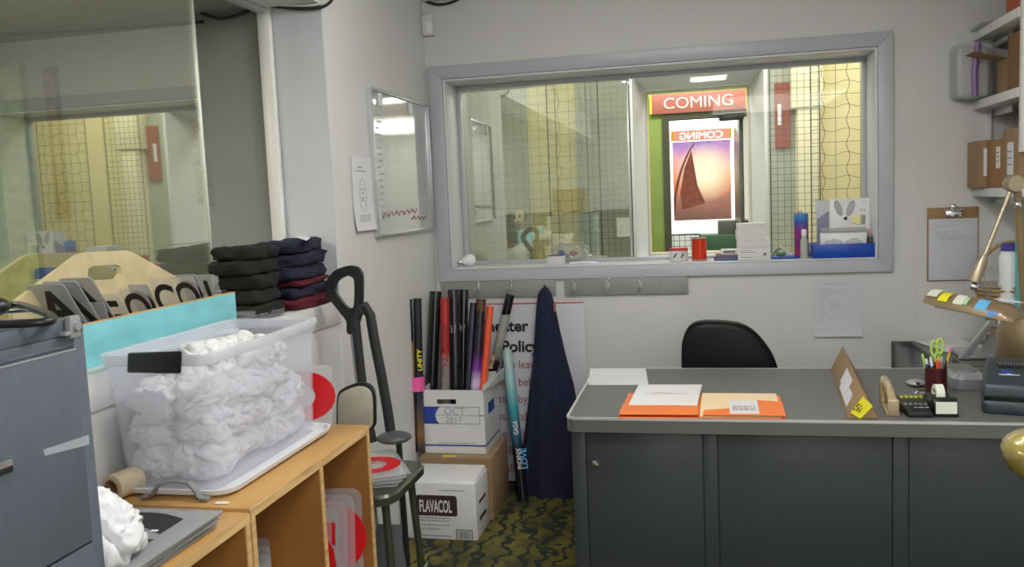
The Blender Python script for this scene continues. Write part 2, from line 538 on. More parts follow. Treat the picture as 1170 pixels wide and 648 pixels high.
# back window: casing, sill, stops, glass
b = MB()
ox0, ox1, oz0, oz1 = -1.333, .887, 1.090, 2.194


def ring(b, x0, x1, z0, z1, a0, a1, c0, c1, y0, y1, mi=0):
    """rectangular frame between an outer and an inner rectangle, mitred"""
    O = [(x0, z0), (x1, z0), (x1, z1), (x0, z1)]; I = [(a0, c0), (a1, c0), (a1, c1), (a0, c1)]
    for k in range(4):
        p, q, r, t = O[k], O[(k+1) % 4], I[(k+1) % 4], I[k]
        b.prism([(p[0], y0, p[1]), (q[0], y0, q[1]), (r[0], y0, r[1]), (t[0], y0, t[1])], (0, y1-y0, 0), mi, .0025)


ring(b, ox0, ox1, oz0, oz1, wx0, wx1, wz0, wz1, 4.278, YW-.0005)
w2 = struct(b.build('window_2', 'frame'))
b = MB()
ring(b, wx0+.001, wx1-.001, wz0+.001, wz1-.001, wx0+.012, wx1-.012, wz0+.008, wz1-.012, 4.285, 4.56)
b.build('window_jamb', 'frame_l', w2)
b = MB()
ring(b, wx0+.012, wx1-.012, wz0+.008, wz1-.012, wx0+.032, wx1-.03, wz0+.024, wz1-.034, 4.50, 4.54)
b.build('window_stop', 'frame', w2)
_m = P(719, 200, 'y', YG).x
MB().box(wx0+.013, _m, YG-.012, YG-.006, wz0+.01, wz1-.013).build('sliding_pane', 'glass', w2)
MB().box(_m-.012, wx1-.013, YG, YG+.006, wz0+.01, wz1-.013).build('fixed_pane', 'glass_c', w2)
MB().box(_m-.004, _m+.004, YG-.015, YG-.003, wz0+.01, wz1-.013, bev=.001).build('pane_edge', 'alu', w2)

# booth behind the window
struct(MB().box(-2.3, 2.3, 4.57, 5.72, -.05, 0).build('floor_booth', 'tile'))
struct(MB().box(-2.3, 2.3, 4.57, 5.3, 2.45, 2.5).build('ceiling_booth', 'ceil'))
struct(MB().box(-2.35, -2.3, 4.57, 5.3, 0, 2.5).build('wall_booth_left', 'cream'))
struct(MB().box(2.3, 2.35, 4.57, 5.3, 0, 2.5).build('wall_booth_right', 'cream'))
struct(MB().box(-2.3, -1.59, 4.47, 4.57, 0, 2.5).box(1.72, 2.3, 4.47, 4.57, 0, 2.5).build('wall_booth_front', 'cream'))
_a, _b = P(722, 86, 'y', 5.3), P(875, 296, 'y', 5.3)
ux0, ux1, uz0, uz1 = _a.x, _b.x, _b.z, _a.z
_a, _b = P(736, 104, 'y', 5.6), P(860, 289, 'y', 5.6)
tx0, tx1, tz0, tz1 = _a.x, _b.x, _b.z, _a.z
vx0, vx1, vz0, vz1 = ux0-.01, ux1+.01, uz0-.01, uz1+.01
b = MB().box(-2.3, vx0, 5.3, 5.7, 0, 2.5).box(vx1, 2.3, 5.3, 5.7, 0, 2.5).box(vx0, vx1, 5.3, 5.7, 0, vz0).box(vx0, vx1, 5.3, 5.7, vz1, 2.5)
struct(b.build('wall_booth_back', 'cream'))
# splayed jambs of the ticket window in the thick far wall
b = MB()
O = [(vx0, vz0), (vx1, vz0), (vx1, vz1), (vx0, vz1)]; I = [(ux0, uz0), (ux1, uz0), (ux1, uz1), (ux0, uz1)]; J = [(tx0, tz0), (tx1, tz0), (tx1, tz1), (tx0, tz1)]
for k in range(4):
    n = (k+1) % 4
    g = lambda q, y: (q[0], y, q[1])
    b.hexa([g(O[k], 5.29), g(O[n], 5.29), g(I[n], 5.29), g(I[k], 5.29), g(O[k], 5.6), g(O[n], 5.6), g(J[n], 5.6), g(J[k], 5.6)])
w3 = struct(b.build('window_3', 'frame_l'))
b = MB(); ring(b, vx0-.012, vx1+.012, vz0-.012, vz1+.012, ux0, ux1, uz0, uz1, 5.278, 5.2895)
b.build('window_edge', 'frame_l', w3)
b = MB(); ring(b, tx0, tx1, tz0, tz1, tx0+.012, tx1-.012, tz0+.012, tz1-.012, 5.61, 5.65)
b.build('window_frame', 'frame', w3)
b = MB(); ring(b, tx0+.012, tx1-.012, tz0+.012, tz1-.012, tx0+.02, tx1-.02, tz0+.02, tz1-.02, 5.62, 5.64)
b.build('window_bead', 'creamp', w3)


def mesh_panel(x0, x1, z0, z1, y, pitch, r, mt, label, crimp=0):
    t = thing('wire_mesh_panel', label, 'wire mesh', (x0, y, z0), 'wire mesh behind the back window')
    b = MB()
    nx = int((x1-x0)/pitch); nz = int((z1-z0)/pitch)
    for i in range(nx+1):
        x = x0+i*pitch
        if crimp and i % 2:
            b.tube([(x+crimp*math.sin(2*PI*k/8), y, z0+(z1-z0)*k/(nz*4)) for k in range(nz*4+1)], r, 4)
        else: b.tube([(x, y, z0), (x, y, z1)], r, 4)
    for j in range(nz+1):
        z = z0+j*pitch
        if crimp and j % 2:
            b.tube([(x0+(x1-x0)*k/(nx*4+.001), y+.002, z+crimp*math.sin(2*PI*k/8)) for k in range(nx*4+1)], r, 4)
        else: b.tube([(x0, y+.002, z), (x1, y+.002, z)], r, 4)
    b.build('wire_grid', mt, t)
    b = MB()
    for a, c in (((x0, y, z0), (x0, y, z1)), ((x1, y, z0), (x1, y, z1)), ((x0, y, z0), (x1, y, z0)), ((x0, y, z1), (x1, y, z1))): b.tube([a, c], r*2.2, 6)
    b.build('panel_frame', mt, t)
    return t


mesh_panel(.58, .93, 1.0, 2.3, 4.72, .0605, .0014, 'wire', 'wide crimped wire mesh before the cream wall, right of the ticket opening', .008)
mesh_panel(-.80, -.52, 1.0, 2.3, 4.72, .0605, .0014, 'wire', 'wide crimped wire mesh left of the ticket opening', .008)
mesh_panel(.40, .66, 1.0, 2.3, 5.0, .036, .0014, 'wiref', 'fine square wire mesh beside the red and white notice')
mesh_panel(-.62, -.37, 1.0, 2.3, 5.0, .036, .0014, 'wiref', 'fine square wire mesh immediately left of the ticket opening')
mesh_panel(-1.75, -.80, 1.0, 2.3, 5.0, .05, .0012, 'wiref', 'faint wire mesh at the far left behind the back window')
MB().box(.41, .60, 5.285, 5.2985, .9, 2.3).build('wall_panel', 'tile')
tag(bpy.data.objects['wall_panel'], 'grey green wall panel behind the fine mesh, right of the ticket opening', 'wall panel')
tag(MB().box(-.72, -.37, 5.285, 5.2985, .9, 2.3).build('wall_panel', 'tile'), 'grey green wall panel behind the fine mesh, left of the ticket opening', 'wall panel')
tag(MB().box(-1.72, -1.02, 5.275, 5.2985, .9, 2.3).build('wall_panel', 'tile'), 'dull grey green panel at far left behind the back window', 'wall panel')
# cream boxed post
q0, q1 = P(906, 120, 'y', 5.2).x, P(936, 120, 'y', 5.2).x
tag(MB().box(q0+.02, q1, 5.18, 5.295, 0, 2.45, bev=.006).box(q0-.01, q1+.02, 5.165, 5.297, 1.95, 2.45, bev=.01).build('wall_post', 'cream2'), 'cream boxed post between the two kinds of wire mesh', 'post')
# red notice behind the fine mesh
a = P(885, 95, 'y', 5.26); c = P(904, 168, 'y', 5.26)
t = thing('notice_board', 'tall red and white notice behind fine mesh', 'notice', (a.x, 5.26, c.z))
MB().box(a.x, c.x, 5.266, 5.284, c.z, a.z).build('board', 'signred', t)
MB().box(a.x+.015, a.x+.035, 5.262, 5.2655, c.z+.13, c.z+.25).build('white_mark', 'papergl', t)
# cream counter edge in the booth
struct(MB().box(-1.7, vx0-.015, 5.0, 5.295, 1.02, 1.06).box(vx1+.015, 2.2, 5.0, 5.295, 1.02, 1.06).build('trim_5', 'cream2'))

# lobby
YL = 6.7
struct(MB().box(-2.6, 2.6, 5.72, 10, -.05, 0).build('floor_lobby', 'tile'))
struct(MB().box(-2.6, 2.6, 5.70, 10, 2.75, 2.8).build('ceiling_lobby', 'whitebr'))
a = P(764, 137, 'y', YL); c = P(858, 290, 'y', YL)
dx0, dx1, dzt = a.x, c.x, a.z
b = MB().box(-2.6, dx0, YL, YL+.12, 0, 2.75).box(dx1, 2.6, YL, YL+.12, 0, 2.75).box(dx0, dx1, YL, YL+.12, dzt, 2.75)  # doorway and door stand for a reflection in the sign case glass
struct(b.build('wall_lobby', 'green'))
struct(MB().box(-2.65, -2.6, 5.7, 10, 0, 2.75).build('wall_lobby_left', 'green'))
struct(MB().box(2.6, 2.65, 5.7, 10, 0, 2.75).build('wall_lobby_right', 'cream'))
struct(MB().box(-2.6, 2.6, 9.9, 10, 0, 2.75).build('wall_lobby_far', 'whitebr'))
t = struct(MB().box(dx0-.05, dx0, YL-.015, YL+.12, 0, dzt+.10).box(dx1, dx1+.05, YL-.015, YL+.12, 0, dzt+.10).box(dx0, dx1, YL-.015, YL+.12, dzt, dzt+.10).build('door_1', 'darkdoor'))
# open door leaf with its closer
b = MB()
hx = P(851, 200, 'y', YL).x; lx = P(839, 200, 'y', YL+.25).x
b.hexa([(hx-.03, YL+.12, .02), (hx, YL+.12, .02), (lx+.05, YL+.75, .02), (lx+.02, YL+.75, .02), (hx-.03, YL+.12, dzt-.01), (hx, YL+.12, dzt-.01), (lx+.05, YL+.75, dzt-.01), (lx+.02, YL+.75, dzt-.01)], 0, .004)
leaf = b.build('door_leaf', 'darkdoor', t)
a = P(818, 134, 'y', YL-.05); c = P(850, 132, 'y', YL-.05)
MB().box(a.x+.02, c.x, YL-.07, YL-.016, a.z-.03, a.z+.03, bev=.012).tube([(a.x+.05, YL-.08, a.z), (a.x-.02, YL-.11, a.z+.01), (c.x, YL-.09, a.z+.02)], .008, 8).build('door_closer', 'matblack', t)
# COMING header over the doorway
a = P(742, 108, 'y', YL-.03); c = P(858, 124, 'y', YL-.03)
t = thing('overhead_sign', 'red sign band reading COMING above the lobby doorway', 'sign', (a.x, YL-.03, c.z))
MB().box(a.x, c.x, YL-.03, YL-.002, c.z, c.z+.145, bev=.003).build('sign_board', 'signred', t)
MB().box(c.x-.035, c.x, YL-.034, YL-.0305, c.z+.003, c.z+.142).box(a.x, a.x+.015, YL-.034, YL-.0305, c.z+.003, c.z+.142).build('yellow_end', 'signyel', t)
text('COMING', .118, ((a.x+c.x)/2-.01, YL-.035, c.z+.035), X1, Z1, 'signtxt', t, align='CENTER', sx=1.08)
# mirrored poster case: a glass reflection built solid beyond the doorway
YP = 7.9


def poster_mat():
    mm = mat('sunset poster print', (.5, .3, .3), .4)
    nt = mm.node_tree; b = nt.nodes['Principled BSDF']; L = nt.links.new
    tc = nt.nodes.new('ShaderNodeTexCoord'); sp = nt.nodes.new('ShaderNodeSeparateXYZ'); L(tc.outputs['Object'], sp.inputs[0])
    cr = nt.nodes.new('ShaderNodeValToRGB'); mr = nt.nodes.new('ShaderNodeMapRange')
    n = nt.nodes.new('ShaderNodeTexNoise'); n.inputs['Scale'].default_value = 5; L(tc.outputs['Object'], n.inputs['Vector'])
    ad = nt.nodes.new('ShaderNodeMath'); ad.operation = 'MULTIPLY_ADD'; L(n.outputs['Fac'], ad.inputs[0]); ad.inputs[1].default_value = .22; L(sp.outputs['Z'], ad.inputs[2])
    L(ad.outputs[0], mr.inputs[0]); mr.inputs['From Min'].default_value = .1; mr.inputs['From Max'].default_value = .92
    e = cr.color_ramp.elements
    e[0].position = 0; e[0].color = (.16, .07, .06, 1); e[1].position = 1; e[1].color = (.14, .08, .32, 1)
    for p, c in ((.25, (.38, .15, .11)), (.45, (.75, .25, .12)), (.62, (.8, .36, .36)), (.8, (.42, .22, .5))):
        q = e.new(p); q.color = (*c, 1)
    L(mr.outputs[0], cr.inputs[0])
    # printed sun glow
    vm = nt.nodes.new('ShaderNodeVectorMath'); vm.operation = 'DISTANCE'; L(tc.outputs['Object'], vm.inputs[0]); vm.inputs[1].default_value = (.03, 0, .42)
    m2 = nt.nodes.new('ShaderNodeMapRange'); L(vm.outputs['Value'], m2.inputs[0]); m2.inputs['From Min'].default_value = .06; m2.inputs['From Max'].default_value = .27; m2.inputs['To Min'].default_value = 1; m2.inputs['To Max'].default_value = 0
    mx = nt.nodes.new('ShaderNodeMix'); mx.data_type = 'RGBA'; L(m2.outputs[0], mx.inputs['Factor']); L(cr.outputs[0], mx.inputs[6]); mx.inputs[7].default_value = (1, .82, .6, 1)
    L(mx.outputs[2], b.inputs['Base Color']); L(mx.outputs[2], b.inputs['Emission Color']); b.inputs['Emission Strength'].default_value = .75
    return mm


M['poster'] = poster_mat()
M['lightbox'] = mat('lit white panel', (.9, .9, .9), .5, emit=(1, 1, 1), es=1.6)
M['boxred'] = mat('lit pink red band', (.7, .2, .14), .5, emit=(.85, .25, .18), es=.7)
a = P(768, 163, 'y', YP); c = P(836, 250, 'y', YP)
t = thing('mirrored_poster_case', 'reflected poster case with purple and orange sunset picture, built as solid parts', 'poster', (a.x, YP, c.z-.1))
e0 = P(758, 132, 'y', YP+.03); e1 = P(846, 267, 'y', YP+.03)
MB().box(e0.x, e1.x, YP+.012, YP+.1, e1.z, e0.z+.02, bev=.004).build('light_panel', 'lightbox', t)
MB().box(a.x, c.x, YP, YP+.01, c.z, a.z).build('picture', 'poster', t)
hb = P(768, 152, 'y', YP)
MB().box(a.x-.01, c.x+.01, YP-.002, YP+.01, a.z+.01, hb.z+.015).build('header_band', 'boxred', t)
MB().box(a.x-.01, a.x+.012, YP-.006, YP-.0025, a.z+.01, hb.z+.015).box(c.x-.012, c.x+.01, YP-.006, YP-.0025, a.z+.01, hb.z+.015).build('yellow_end', 'signyel', t)
tt = text('COMING', .085, ((a.x+c.x)/2, YP-.008, a.z+.022), -X1, Z1, 'lightbox', t, align='CENTER', sx=1.1)  # reversed letters imitate a reflected sign
# sail-like curve printed on the picture
sl = [P(776+6*math.sin(k/10*2.2)*0+13*(1-k/10)**2*-1+13, 165+k*8.1, 'y', YP-.002) for k in range(11)]
pts = []
for k in range(13):
    u = k/12
    px = 793-22*math.sin(u*PI*.55)**.8
    pts.append(P(px, 164+u*82, 'y', YP-.003))
MB().tube(pts, [.006+.006*math.sin(PI*i/12) for i in range(13)], 6).build('sail_mast', 'inkr', t)
a2 = [P(790, 172, 'y', YP-.001), P(797, 212, 'y', YP-.001), P(806, 232, 'y', YP-.001), P(780, 240, 'y', YP-.001), P(777, 222, 'y', YP-.001), P(782, 192, 'y', YP-.001)]
MB().prism(a2, (0, .0008, 0)).build('sail', mat('rust sail print', (.22, .05, .03), .5, emit=(.3, .07, .04), es=.4, var=.5, scale=18), t)
# low rack and green counter at the far side of the lobby
a = P(800, 268, 'y', 7.5); c = P(846, 286, 'y', 7.5)
t = thing('lobby_counter', 'dark green counter top with grey machine seen through the doorway', 'counter', (a.x, 7.5, 0))
MB().box(a.x, a.x+1.0, 7.3, 7.7, .9, a.z, bev=.01).build('counter_top', mat('dark green top', (.03, .12, .06), .4), t)
MB().box(a.x+.03, a.x+1.0, 7.34, 7.7, 0, .9).build('counter_body', 'tile', t)
a = P(820, 252, 'y', 7.5)
MB().box(a.x, a.x+.4, 7.4, 7.65, P(820, 268, 'y', 7.5).z, a.z, bev=.015).build('machine', 'greyp', t)
mesh_panel(P(764, 285, 'y', 7.2).x, P(800, 285, 'y', 7.2).x, .7, P(780, 268, 'y', 7.2).z, 7.2, .045, .003, 'wiref', 'low wire grid at the foot of the lit poster case')
for nm, lb, pp in (('overhead_light', 'lit ceiling panel of the lobby', (0, 6.15, 2.72)),):
    t = thing(nm, lb, 'ceiling light', pp)
    MB().box(-.6, .6, 6.0, 6.3, 2.715, 2.7485).build('diffuser', 'lamp', t)

# ------------------------------------------------------------------ side room things seen through the sliding glass
YS = 3.06
a = P(-30, 70, 'y', YS); c = P(50, 300, 'y', YS)
tag(MB().box(a.x-.4, c.x, YS-.03, YS-.001, 1.0, P(25, 72, 'y', YS).z).build('notice_board', 'stipple'), 'green stippled board behind the sliding glass at far left', 'board')
a = P(52, 78, 'y', YS); c = P(82, 250, 'y', YS)
t = thing('tall_banner', 'dark brown banner with copper flecks behind the sliding glass', 'banner', (a.x, YS, c.z))
MB().box(a.x, c.x, YS-.02, YS-.001, c.z, a.z).build('cloth', 'brownposter', t)
b = MB(); rr = random.Random(3)
for k in range(9):
    z = a.z-.03-k*.07+rr.uniform(-.02, .02); x = rr.uniform(a.x+.02, c.x-.02)
    b.tube([(x-.02, YS-.022, z), (x, YS-.022, z+.012), (x+.015, YS-.022, z-.01), (x+.02, YS-.022, z-.03)], .0025, 5)
b.build('copper_fleck', 'copper', t)
a = P(215, 100, 'y', YS); c = P(233, 235, 'y', YS)
t = thing('hanging_garland', 'thin copper coloured garland hanging behind the sliding glass', 'decoration', (a.x, YS, c.z))
b = MB()
for k in range(14):
    z = a.z-(a.z-c.z)*k/13; x = a.x+.03+rr.uniform(-.02, .02)
    b.tube([(x-.02, YS-.022, z), (x, YS-.022, z+.015), (x+.02, YS-.022, z-.005)], .003, 5)
b.build('copper_fleck', 'copper', t)
MB().box(a.x+.01, c.x, YS-.012, YS-.001, c.z, a.z).build('backing', 'brownposter', t)
# mustard cloth behind glass
b = MB(); b.ball(P(12, 322, 'x', -1.82)+V((0, 0, .0)), .2, sc=(.6, 1.3, .42), nz=.25, nf=2.4, seed=4)
o = tag(b.build('folded_cloth', 'yelcloth'), 'mustard yellow cloth heap behind the sliding glass', 'cloth')
struct(MB().box(-2.2, -1.602, -1.8, 3.04, 1.02, 1.085).build('trim_6', 'greywall'))
o.location.z = 1.085

# cords
def cord(name, pts, r, mt, label, cat='cord', group=None):
    P4 = [V(p) for p in pts]; out = []
    for i in range(len(P4)-1):
        p0, p1, p2, p3 = P4[max(i-1, 0)], P4[i], P4[i+1], P4[min(i+2, len(P4)-1)]
        for k in range(8):
            t = k/8
            out.append(.5*((2*p1)+(p2-p0)*t+(2*p0-5*p1+4*p2-p3)*t*t+(3*p1-p0-3*p2+p3)*t**3))
    out.append(P4[-1])
    return tag(MB().tube(out, r, 8).build(name, mt), label, cat, group)


cord('cable', [P(x, y, 'y', 3.035) for x, y in ((-40, 44), (0, 40), (60, 37), (120, 33), (180, 29), (232, 25))], .006, 'matblack', 'dark cable along the top of the grey wall behind the sliding glass')
cord('cable', [P(x, y, 'y', 3.035) for x, y in ((230, 15), (252, 21), (275, 16), (290, 9))], .006, 'matblack', 'dark cable looping by the top of the pale trim')
cord('cable', [P(x, y, 'y', 3.03) for x, y in ((303, 6), (320, 8), (345, 10), (368, 8), (379, 0), (382, -12))], .006, 'matblack', 'black cable sagging along the top of the wall end')
cord('cable', [P(x, y, 'y', 3.025) for x, y in ((303, 4), (320, 6), (345, 6.5), (366, 4), (376, -5))], .004, 'trimw', 'white cable running with the black one on the wall end')
cord('cable', [P(x, y, 'y', 4.285) for x, y in ((476, -8), (484, 0), (500, 5), (515, 3), (528, -3))], .007, 'matblack', 'black cable looping above the motion sensor')
# baseboard pieces
struct(MB().box(-1.345, 1.6, YW-.012, YW-.0005, 0, .08, bev=.002).build('baseboard_back', 'matblack'))
# motion sensor
a = P(481, 17, 'y', YW-.04); c = P(495, 40, 'y', YW-.04)
t = thing('motion_sensor', 'small white motion sensor high in the corner', 'sensor', ((a.x+c.x)/2, YW, c.z))
MB().box(a.x, c.x, YW-.045, YW-.001, c.z, a.z, bev=.006, seg=3).build('housing', 'cardw', t)
MB().box(a.x+.02, c.x-.004, YW-.052, YW-.0455, c.z+.012, a.z-.035, bev=.003).build('lens', 'papergl', t)

# ------------------------------------------------------------------ ceiling lights
def ceiling_light(x, y, w, l, label):
    t = thing('ceiling_light', label, 'ceiling light', (x, y, ZC))
    MB().box(x-w/2-.02, x+w/2+.02, y-l/2-.02, y+l/2+.02, ZC-.03, ZC-.0005, bev=.004).build('housing', 'white', t)
    MB().box(x-w/2, x+w/2, y-l/2, y+l/2, ZC-.045, ZC-.0305, bev=.006).build('diffuser', 'lamp', t)


ceiling_light(.11, 1.50, .3, .5, 'lit fluorescent fixture over the middle of the office')
ceiling_light(-.15, 2.45, 1.2, .3, 'lit fluorescent fixture over the desk')
t = thing('ceiling_light', 'added wide fill panel on the ceiling over the rear of the office', 'ceiling light', (.85, -1.2, ZC))  # added fill panel, unseen; brightens the office from behind the camera
MB().box(.15, 1.55, -2.25, -.15, ZC-.03, ZC-.0005, bev=.004).build('housing', 'white', t)
MB().box(.18, 1.52, -2.22, -.18, ZC-.045, ZC-.0305, bev=.006).build('diffuser', 'fill_soft', t)


def area(name, loc, rot, sx, sy, e, col=(1, 1, 1)):
    L = bpy.data.lights.new(name, 'AREA'); L.shape = 'RECTANGLE'; L.size = sx; L.size_y = sy; L.energy = e; L.color = col
    o = bpy.data.objects.new(name, L); COL.objects.link(o); o.location = loc; o.rotation_euler = rot
    return o


area('light_office_middle', (.11, 1.50, ZC-.06), (0, 0, 0), .3, .5, 15, (1, .985, .96))
for _x in (-.5, .2):
    L = bpy.data.lights.new('light_office_front', 'POINT'); L.energy = 9; L.shadow_soft_size = .06; L.color = (1, .985, .97)
    o = bpy.data.objects.new('light_office_front', L); COL.objects.link(o); o.location = (_x, 2.45, ZC-.12)
area('fill_office_rear', (.85, -1.2, ZC-.06), (0, 0, 0), 1.3, 2.0, 54, (1, .985, .965))  # lamp of the added rear fill panel
area('light_booth', (0, 4.85, 2.43), (0, 0, 0), 2.5, .35, 20, (1, .96, .85))
area('light_lobby', (0, 6.15, 2.70), (0, 0, 0), 1.6, .4, 26, (1, .99, .95))
area('light_vestibule', (0, 7.9, 2.70), (0, 0, 0), 3, 1.2, 60, (1, 1, 1))
area('light_side_room', (-2.9, 1.0, 2.24), (0, 0, 0), .5, 1.5, 68, (1, .95, .8))

w = bpy.data.worlds.new('world'); SC.world = w; w.use_nodes = True
w.node_tree.nodes['Background'].inputs[0].default_value = (.6, .65, .7, 1)
w.node_tree.nodes['Background'].inputs[1].default_value = .15
SC.view_settings.view_transform = 'Standard'; SC.view_settings.look = 'None'; SC.view_settings.gamma = 1; SC.view_settings.use_curve_mapping = False
SC.view_settings.exposure = 0
# ================================================================== things in the office
def sheet(name, label, cat, c00, c10, c01, mt='paper', th=.0012, group=None, curl=0, bend=0):
    """a sheet of paper: corner, corner along its width, corner along its height"""
    c00, c10, c01 = V(c00), V(c10), V(c01); u, v = c10-c00, c01-c00; n = u.cross(v).normalized()
    t = thing(name, label, cat, c00, group)
    b = MB(); N = 8; rs = []
    for k in range(N+1):
        f = k/N; o = n*(curl*(max(0, .35-f)/.35)**2 + bend*math.sin(PI*f))
        p = c00+v*f+o
        rs.append([p, p+u, p+u+n*th, p+n*th])
    b.rings(rs).build('page', mt, t)
    return t, u.normalized(), v.normalized(), n


# ---- whiteboard on the left wall
xb = XL+.022
A, B_, C_, D_ = P(422.7, 96, 'x', xb), P(432, 270.5, 'x', xb), P(497, 262, 'x', xb), P(490, 121, 'x', xb)
y0, y1, z0, z1 = A.y, C_.y, (B_.z+C_.z)/2, (A.z+D_.z)/2
t = thing('whiteboard', 'glossy grey whiteboard in an aluminium frame on the left wall', 'whiteboard', (XL, (y0+y1)/2, z0))
MB().box(XL+.003, XL+.013, y0+.008, y1-.008, z0+.008, z1-.008).build('board', 'wb', t)
b = MB()
for a, c, e, f in ((y0, y0+.016, z0, z1), (y1-.016, y1, z0, z1), (y0+.016, y1-.016, z0, z0+.014), (y0+.016, y1-.016, z1-.014, z1)):
    b.box(XL+.0005, XL+.024, a, c, e, f, bev=.002)
b.build('frame', 'alu', t)
for yy in (y0+.10, y0+.50):
    MB().box(XL+.0135, XL+.022, yy, yy+.045, z1-.075, z1-.018, bev=.003).build('clip', 'papergl', t)
rr = random.Random(5)
rows = [(.06+rr.uniform(0, .02), .07+k*.028, rr.uniform(.03, .06)) for k in range(17)]+[(.66, .06+k*.03, rr.uniform(.04, .07)) for k in range(16)]
strokes(rows, (XL+.0135, y0, z0), Y1, Z1, X1, 'inkl', t, .006, 'faint_writing')
b = MB()
pp = [P(437+k*1.8, 246+3*math.sin(k*1.9)-k*.25, 'x', XL+.0145) for k in range(23)]
b.tube(pp, .0022, 5); b.build('red_writing', mat('faded red marker', (.5, .16, .18), .5), t)
b = MB().tube([P(470+k*1.6, 249+2.4*math.sin(k*2.3), 'x', XL+.0145) for k in range(11)], .0016, 5); b.build('red_writing', 'inkr', t)

# ---- notice on the left wall
xq = XL+.004
a = P(400.5, 178, 'x', xq); c = P(427, 262, 'x', xq)
t, u, v, n = sheet('wall_notice', 'small printed notice taped to the left wall by the whiteboard', 'notice', (xq, a.y+.0, c.z), (xq, a.y+.215, c.z), (xq, a.y, a.z), 'paper', curl=.012)
strokes([(.06, .255, .05), (.04, .24, .11), (.085, .165, .03), (.085, .15, .03), (.085, .13, .03), (.085, .12, .03)], (xq+.001, a.y, c.z), u, v, n, 'inkl', t, .006)
strokes([(.05, .06-.008*k, .11-.02*(k == 4)) for k in range(5)], (xq+.006, a.y, c.z), u, v, n, 'inkl', t, .003, seed=4)
MB().tube([V((xq+.0025, a.y+.1+.035*math.cos(k*PI/16), c.z+.145+.068*math.sin(k*PI/16))) for k in range(32)], .0007, 4, closed=True).build('printed_oval', 'inkl', t)

# ---- papers on the back wall
a = P(929, 318, 'y', YW); c = P(985, 384, 'y', YW)
t, u, v, n = sheet('wall_notice', 'printed price list taped to the back wall right of the chair', 'notice', (a.x, YW-.004, c.z), (c.x, YW-.004, c.z), (a.x, YW-.004, a.z), 'paperb', curl=.01)
rows = [(.045, .253, .13), (.03, .228, .06), (.03, .218, .10), (.03, .208, .12), (.03, .196, .03), (.06, .196, .02), (.03, .186, .03), (.03, .175, .05)]
rows += [(x, .163-.011*k, w) for k in range(4) for x, w in ((.03, .02), (.07, .045))]+[(.03, .105, .03)]+[(x, .094-.012*k, w) for k in range(5) for x, w in ((.03, .02), (.07, .02))]
strokes(rows, (a.x, YW-.0055, c.z), X1, Z1, -Y1, 'inkl', t, .0022)

# ---- clipboard
a = P(1059, 238, 'y', YW); c = P(1117, 320, 'y', YW)
x0, x1, z0, z1 = a.x, c.x, c.z, a.z
t = thing('clipboard', 'brown clipboard with printed sheets hanging on the back wall', 'clipboard', ((x0+x1)/2, YW, z0))
MB().box(x0, x1, YW-.008, YW-.003, z0, z1, bev=.002).build('board', mat('brown hardboard', (.32, .19, .08), .6, var=.1, scale=30), t)
b = MB().box((x0+x1)/2-.035, (x0+x1)/2+.035, YW-.02, YW-.0085, z1-.045, z1-.012, bev=.004)
b.cyl(((x0+x1)/2-.04, YW-.022, z1-.012), ((x0+x1)/2+.04, YW-.022, z1-.012), .006, 10)
b.ball(((x0+x1)/2, YW-.02, z1+.004), .013, sc=(1.2, .5, 1), sub=2)
b.build('clip', 'chrome', t)
tp = MB().box(x0+.006, x1-.005, YW-.0125, YW-.0083, z0+.004, z1-.052, bev=.0008).build('papers', 'paperb', t)
strokes([(.05, .272, .12), (.012, .258, .03), (.03, .250, .1), (.012, .235, .02), (.03, .222, .08), (.03, .214, .05), (.03, .206, .13), (.03, .196, .15), (.05, .188, .1)], (x0+.006, YW-.0128, z0+.004), X1, Z1, -Y1, 'inkl', t, .0025)

# ---- hook boards
def hook_board(xa, xb2, za, zb, hooks, dots, label):
    t = thing('hook_board', label, 'hook rail', ((xa+xb2)/2, YW, za), 'hook rails under the window')
    MB().box(xa, xb2, YW-.018, YW-.0005, za, zb, bev=.002).build('rail', mat('grey rail paint', (.30, .31, .30), .45, var=.06, scale=8), t)
    for hx_ in hooks:
        x = P(hx_, 326, 'y', YW).x; z = (za+zb)/2+.01
        b = MB().box(x-.008, x+.008, YW-.022, YW-.0185, z-.022, z+.022, bev=.002)
        b.tube([(x, YW-.02, z-.012), (x-.004, YW-.04, z-.03), (x-.006, YW-.058, z-.024), (x-.006, YW-.062, z-.008)], .0035, 8)
        b.tube([(x, YW-.02, z+.012), (x+.006, YW-.045, z+.018), (x+.012, YW-.062, z+.03)], .0035, 8).ball((x+.012, YW-.062, z+.032), .007, sub=2).ball((x-.006, YW-.062, z-.006), .006, sub=2)
        b.build('coat_hook', 'alu', t)
    for dx_ in dots:
        x = P(dx_, 326, 'y', YW).x
        MB().cyl((x, YW-.0195, zb-.022), (x, YW-.0181, zb-.022), .004, 10).build('screw', 'inkg', t)


hook_board(-1.325, P(635, 325, 'y', YW).x, 1.004, 1.089, (547, 584), (509, 604), 'grey rail with two hooks, left one under the window')
hook_board(P(646, 325, 'y', YW).x, P(786, 325, 'y', YW).x, 1.004, 1.089, (657, 695, 732), (677, 755, 771), 'grey rail with three empty hooks, right one under the window')

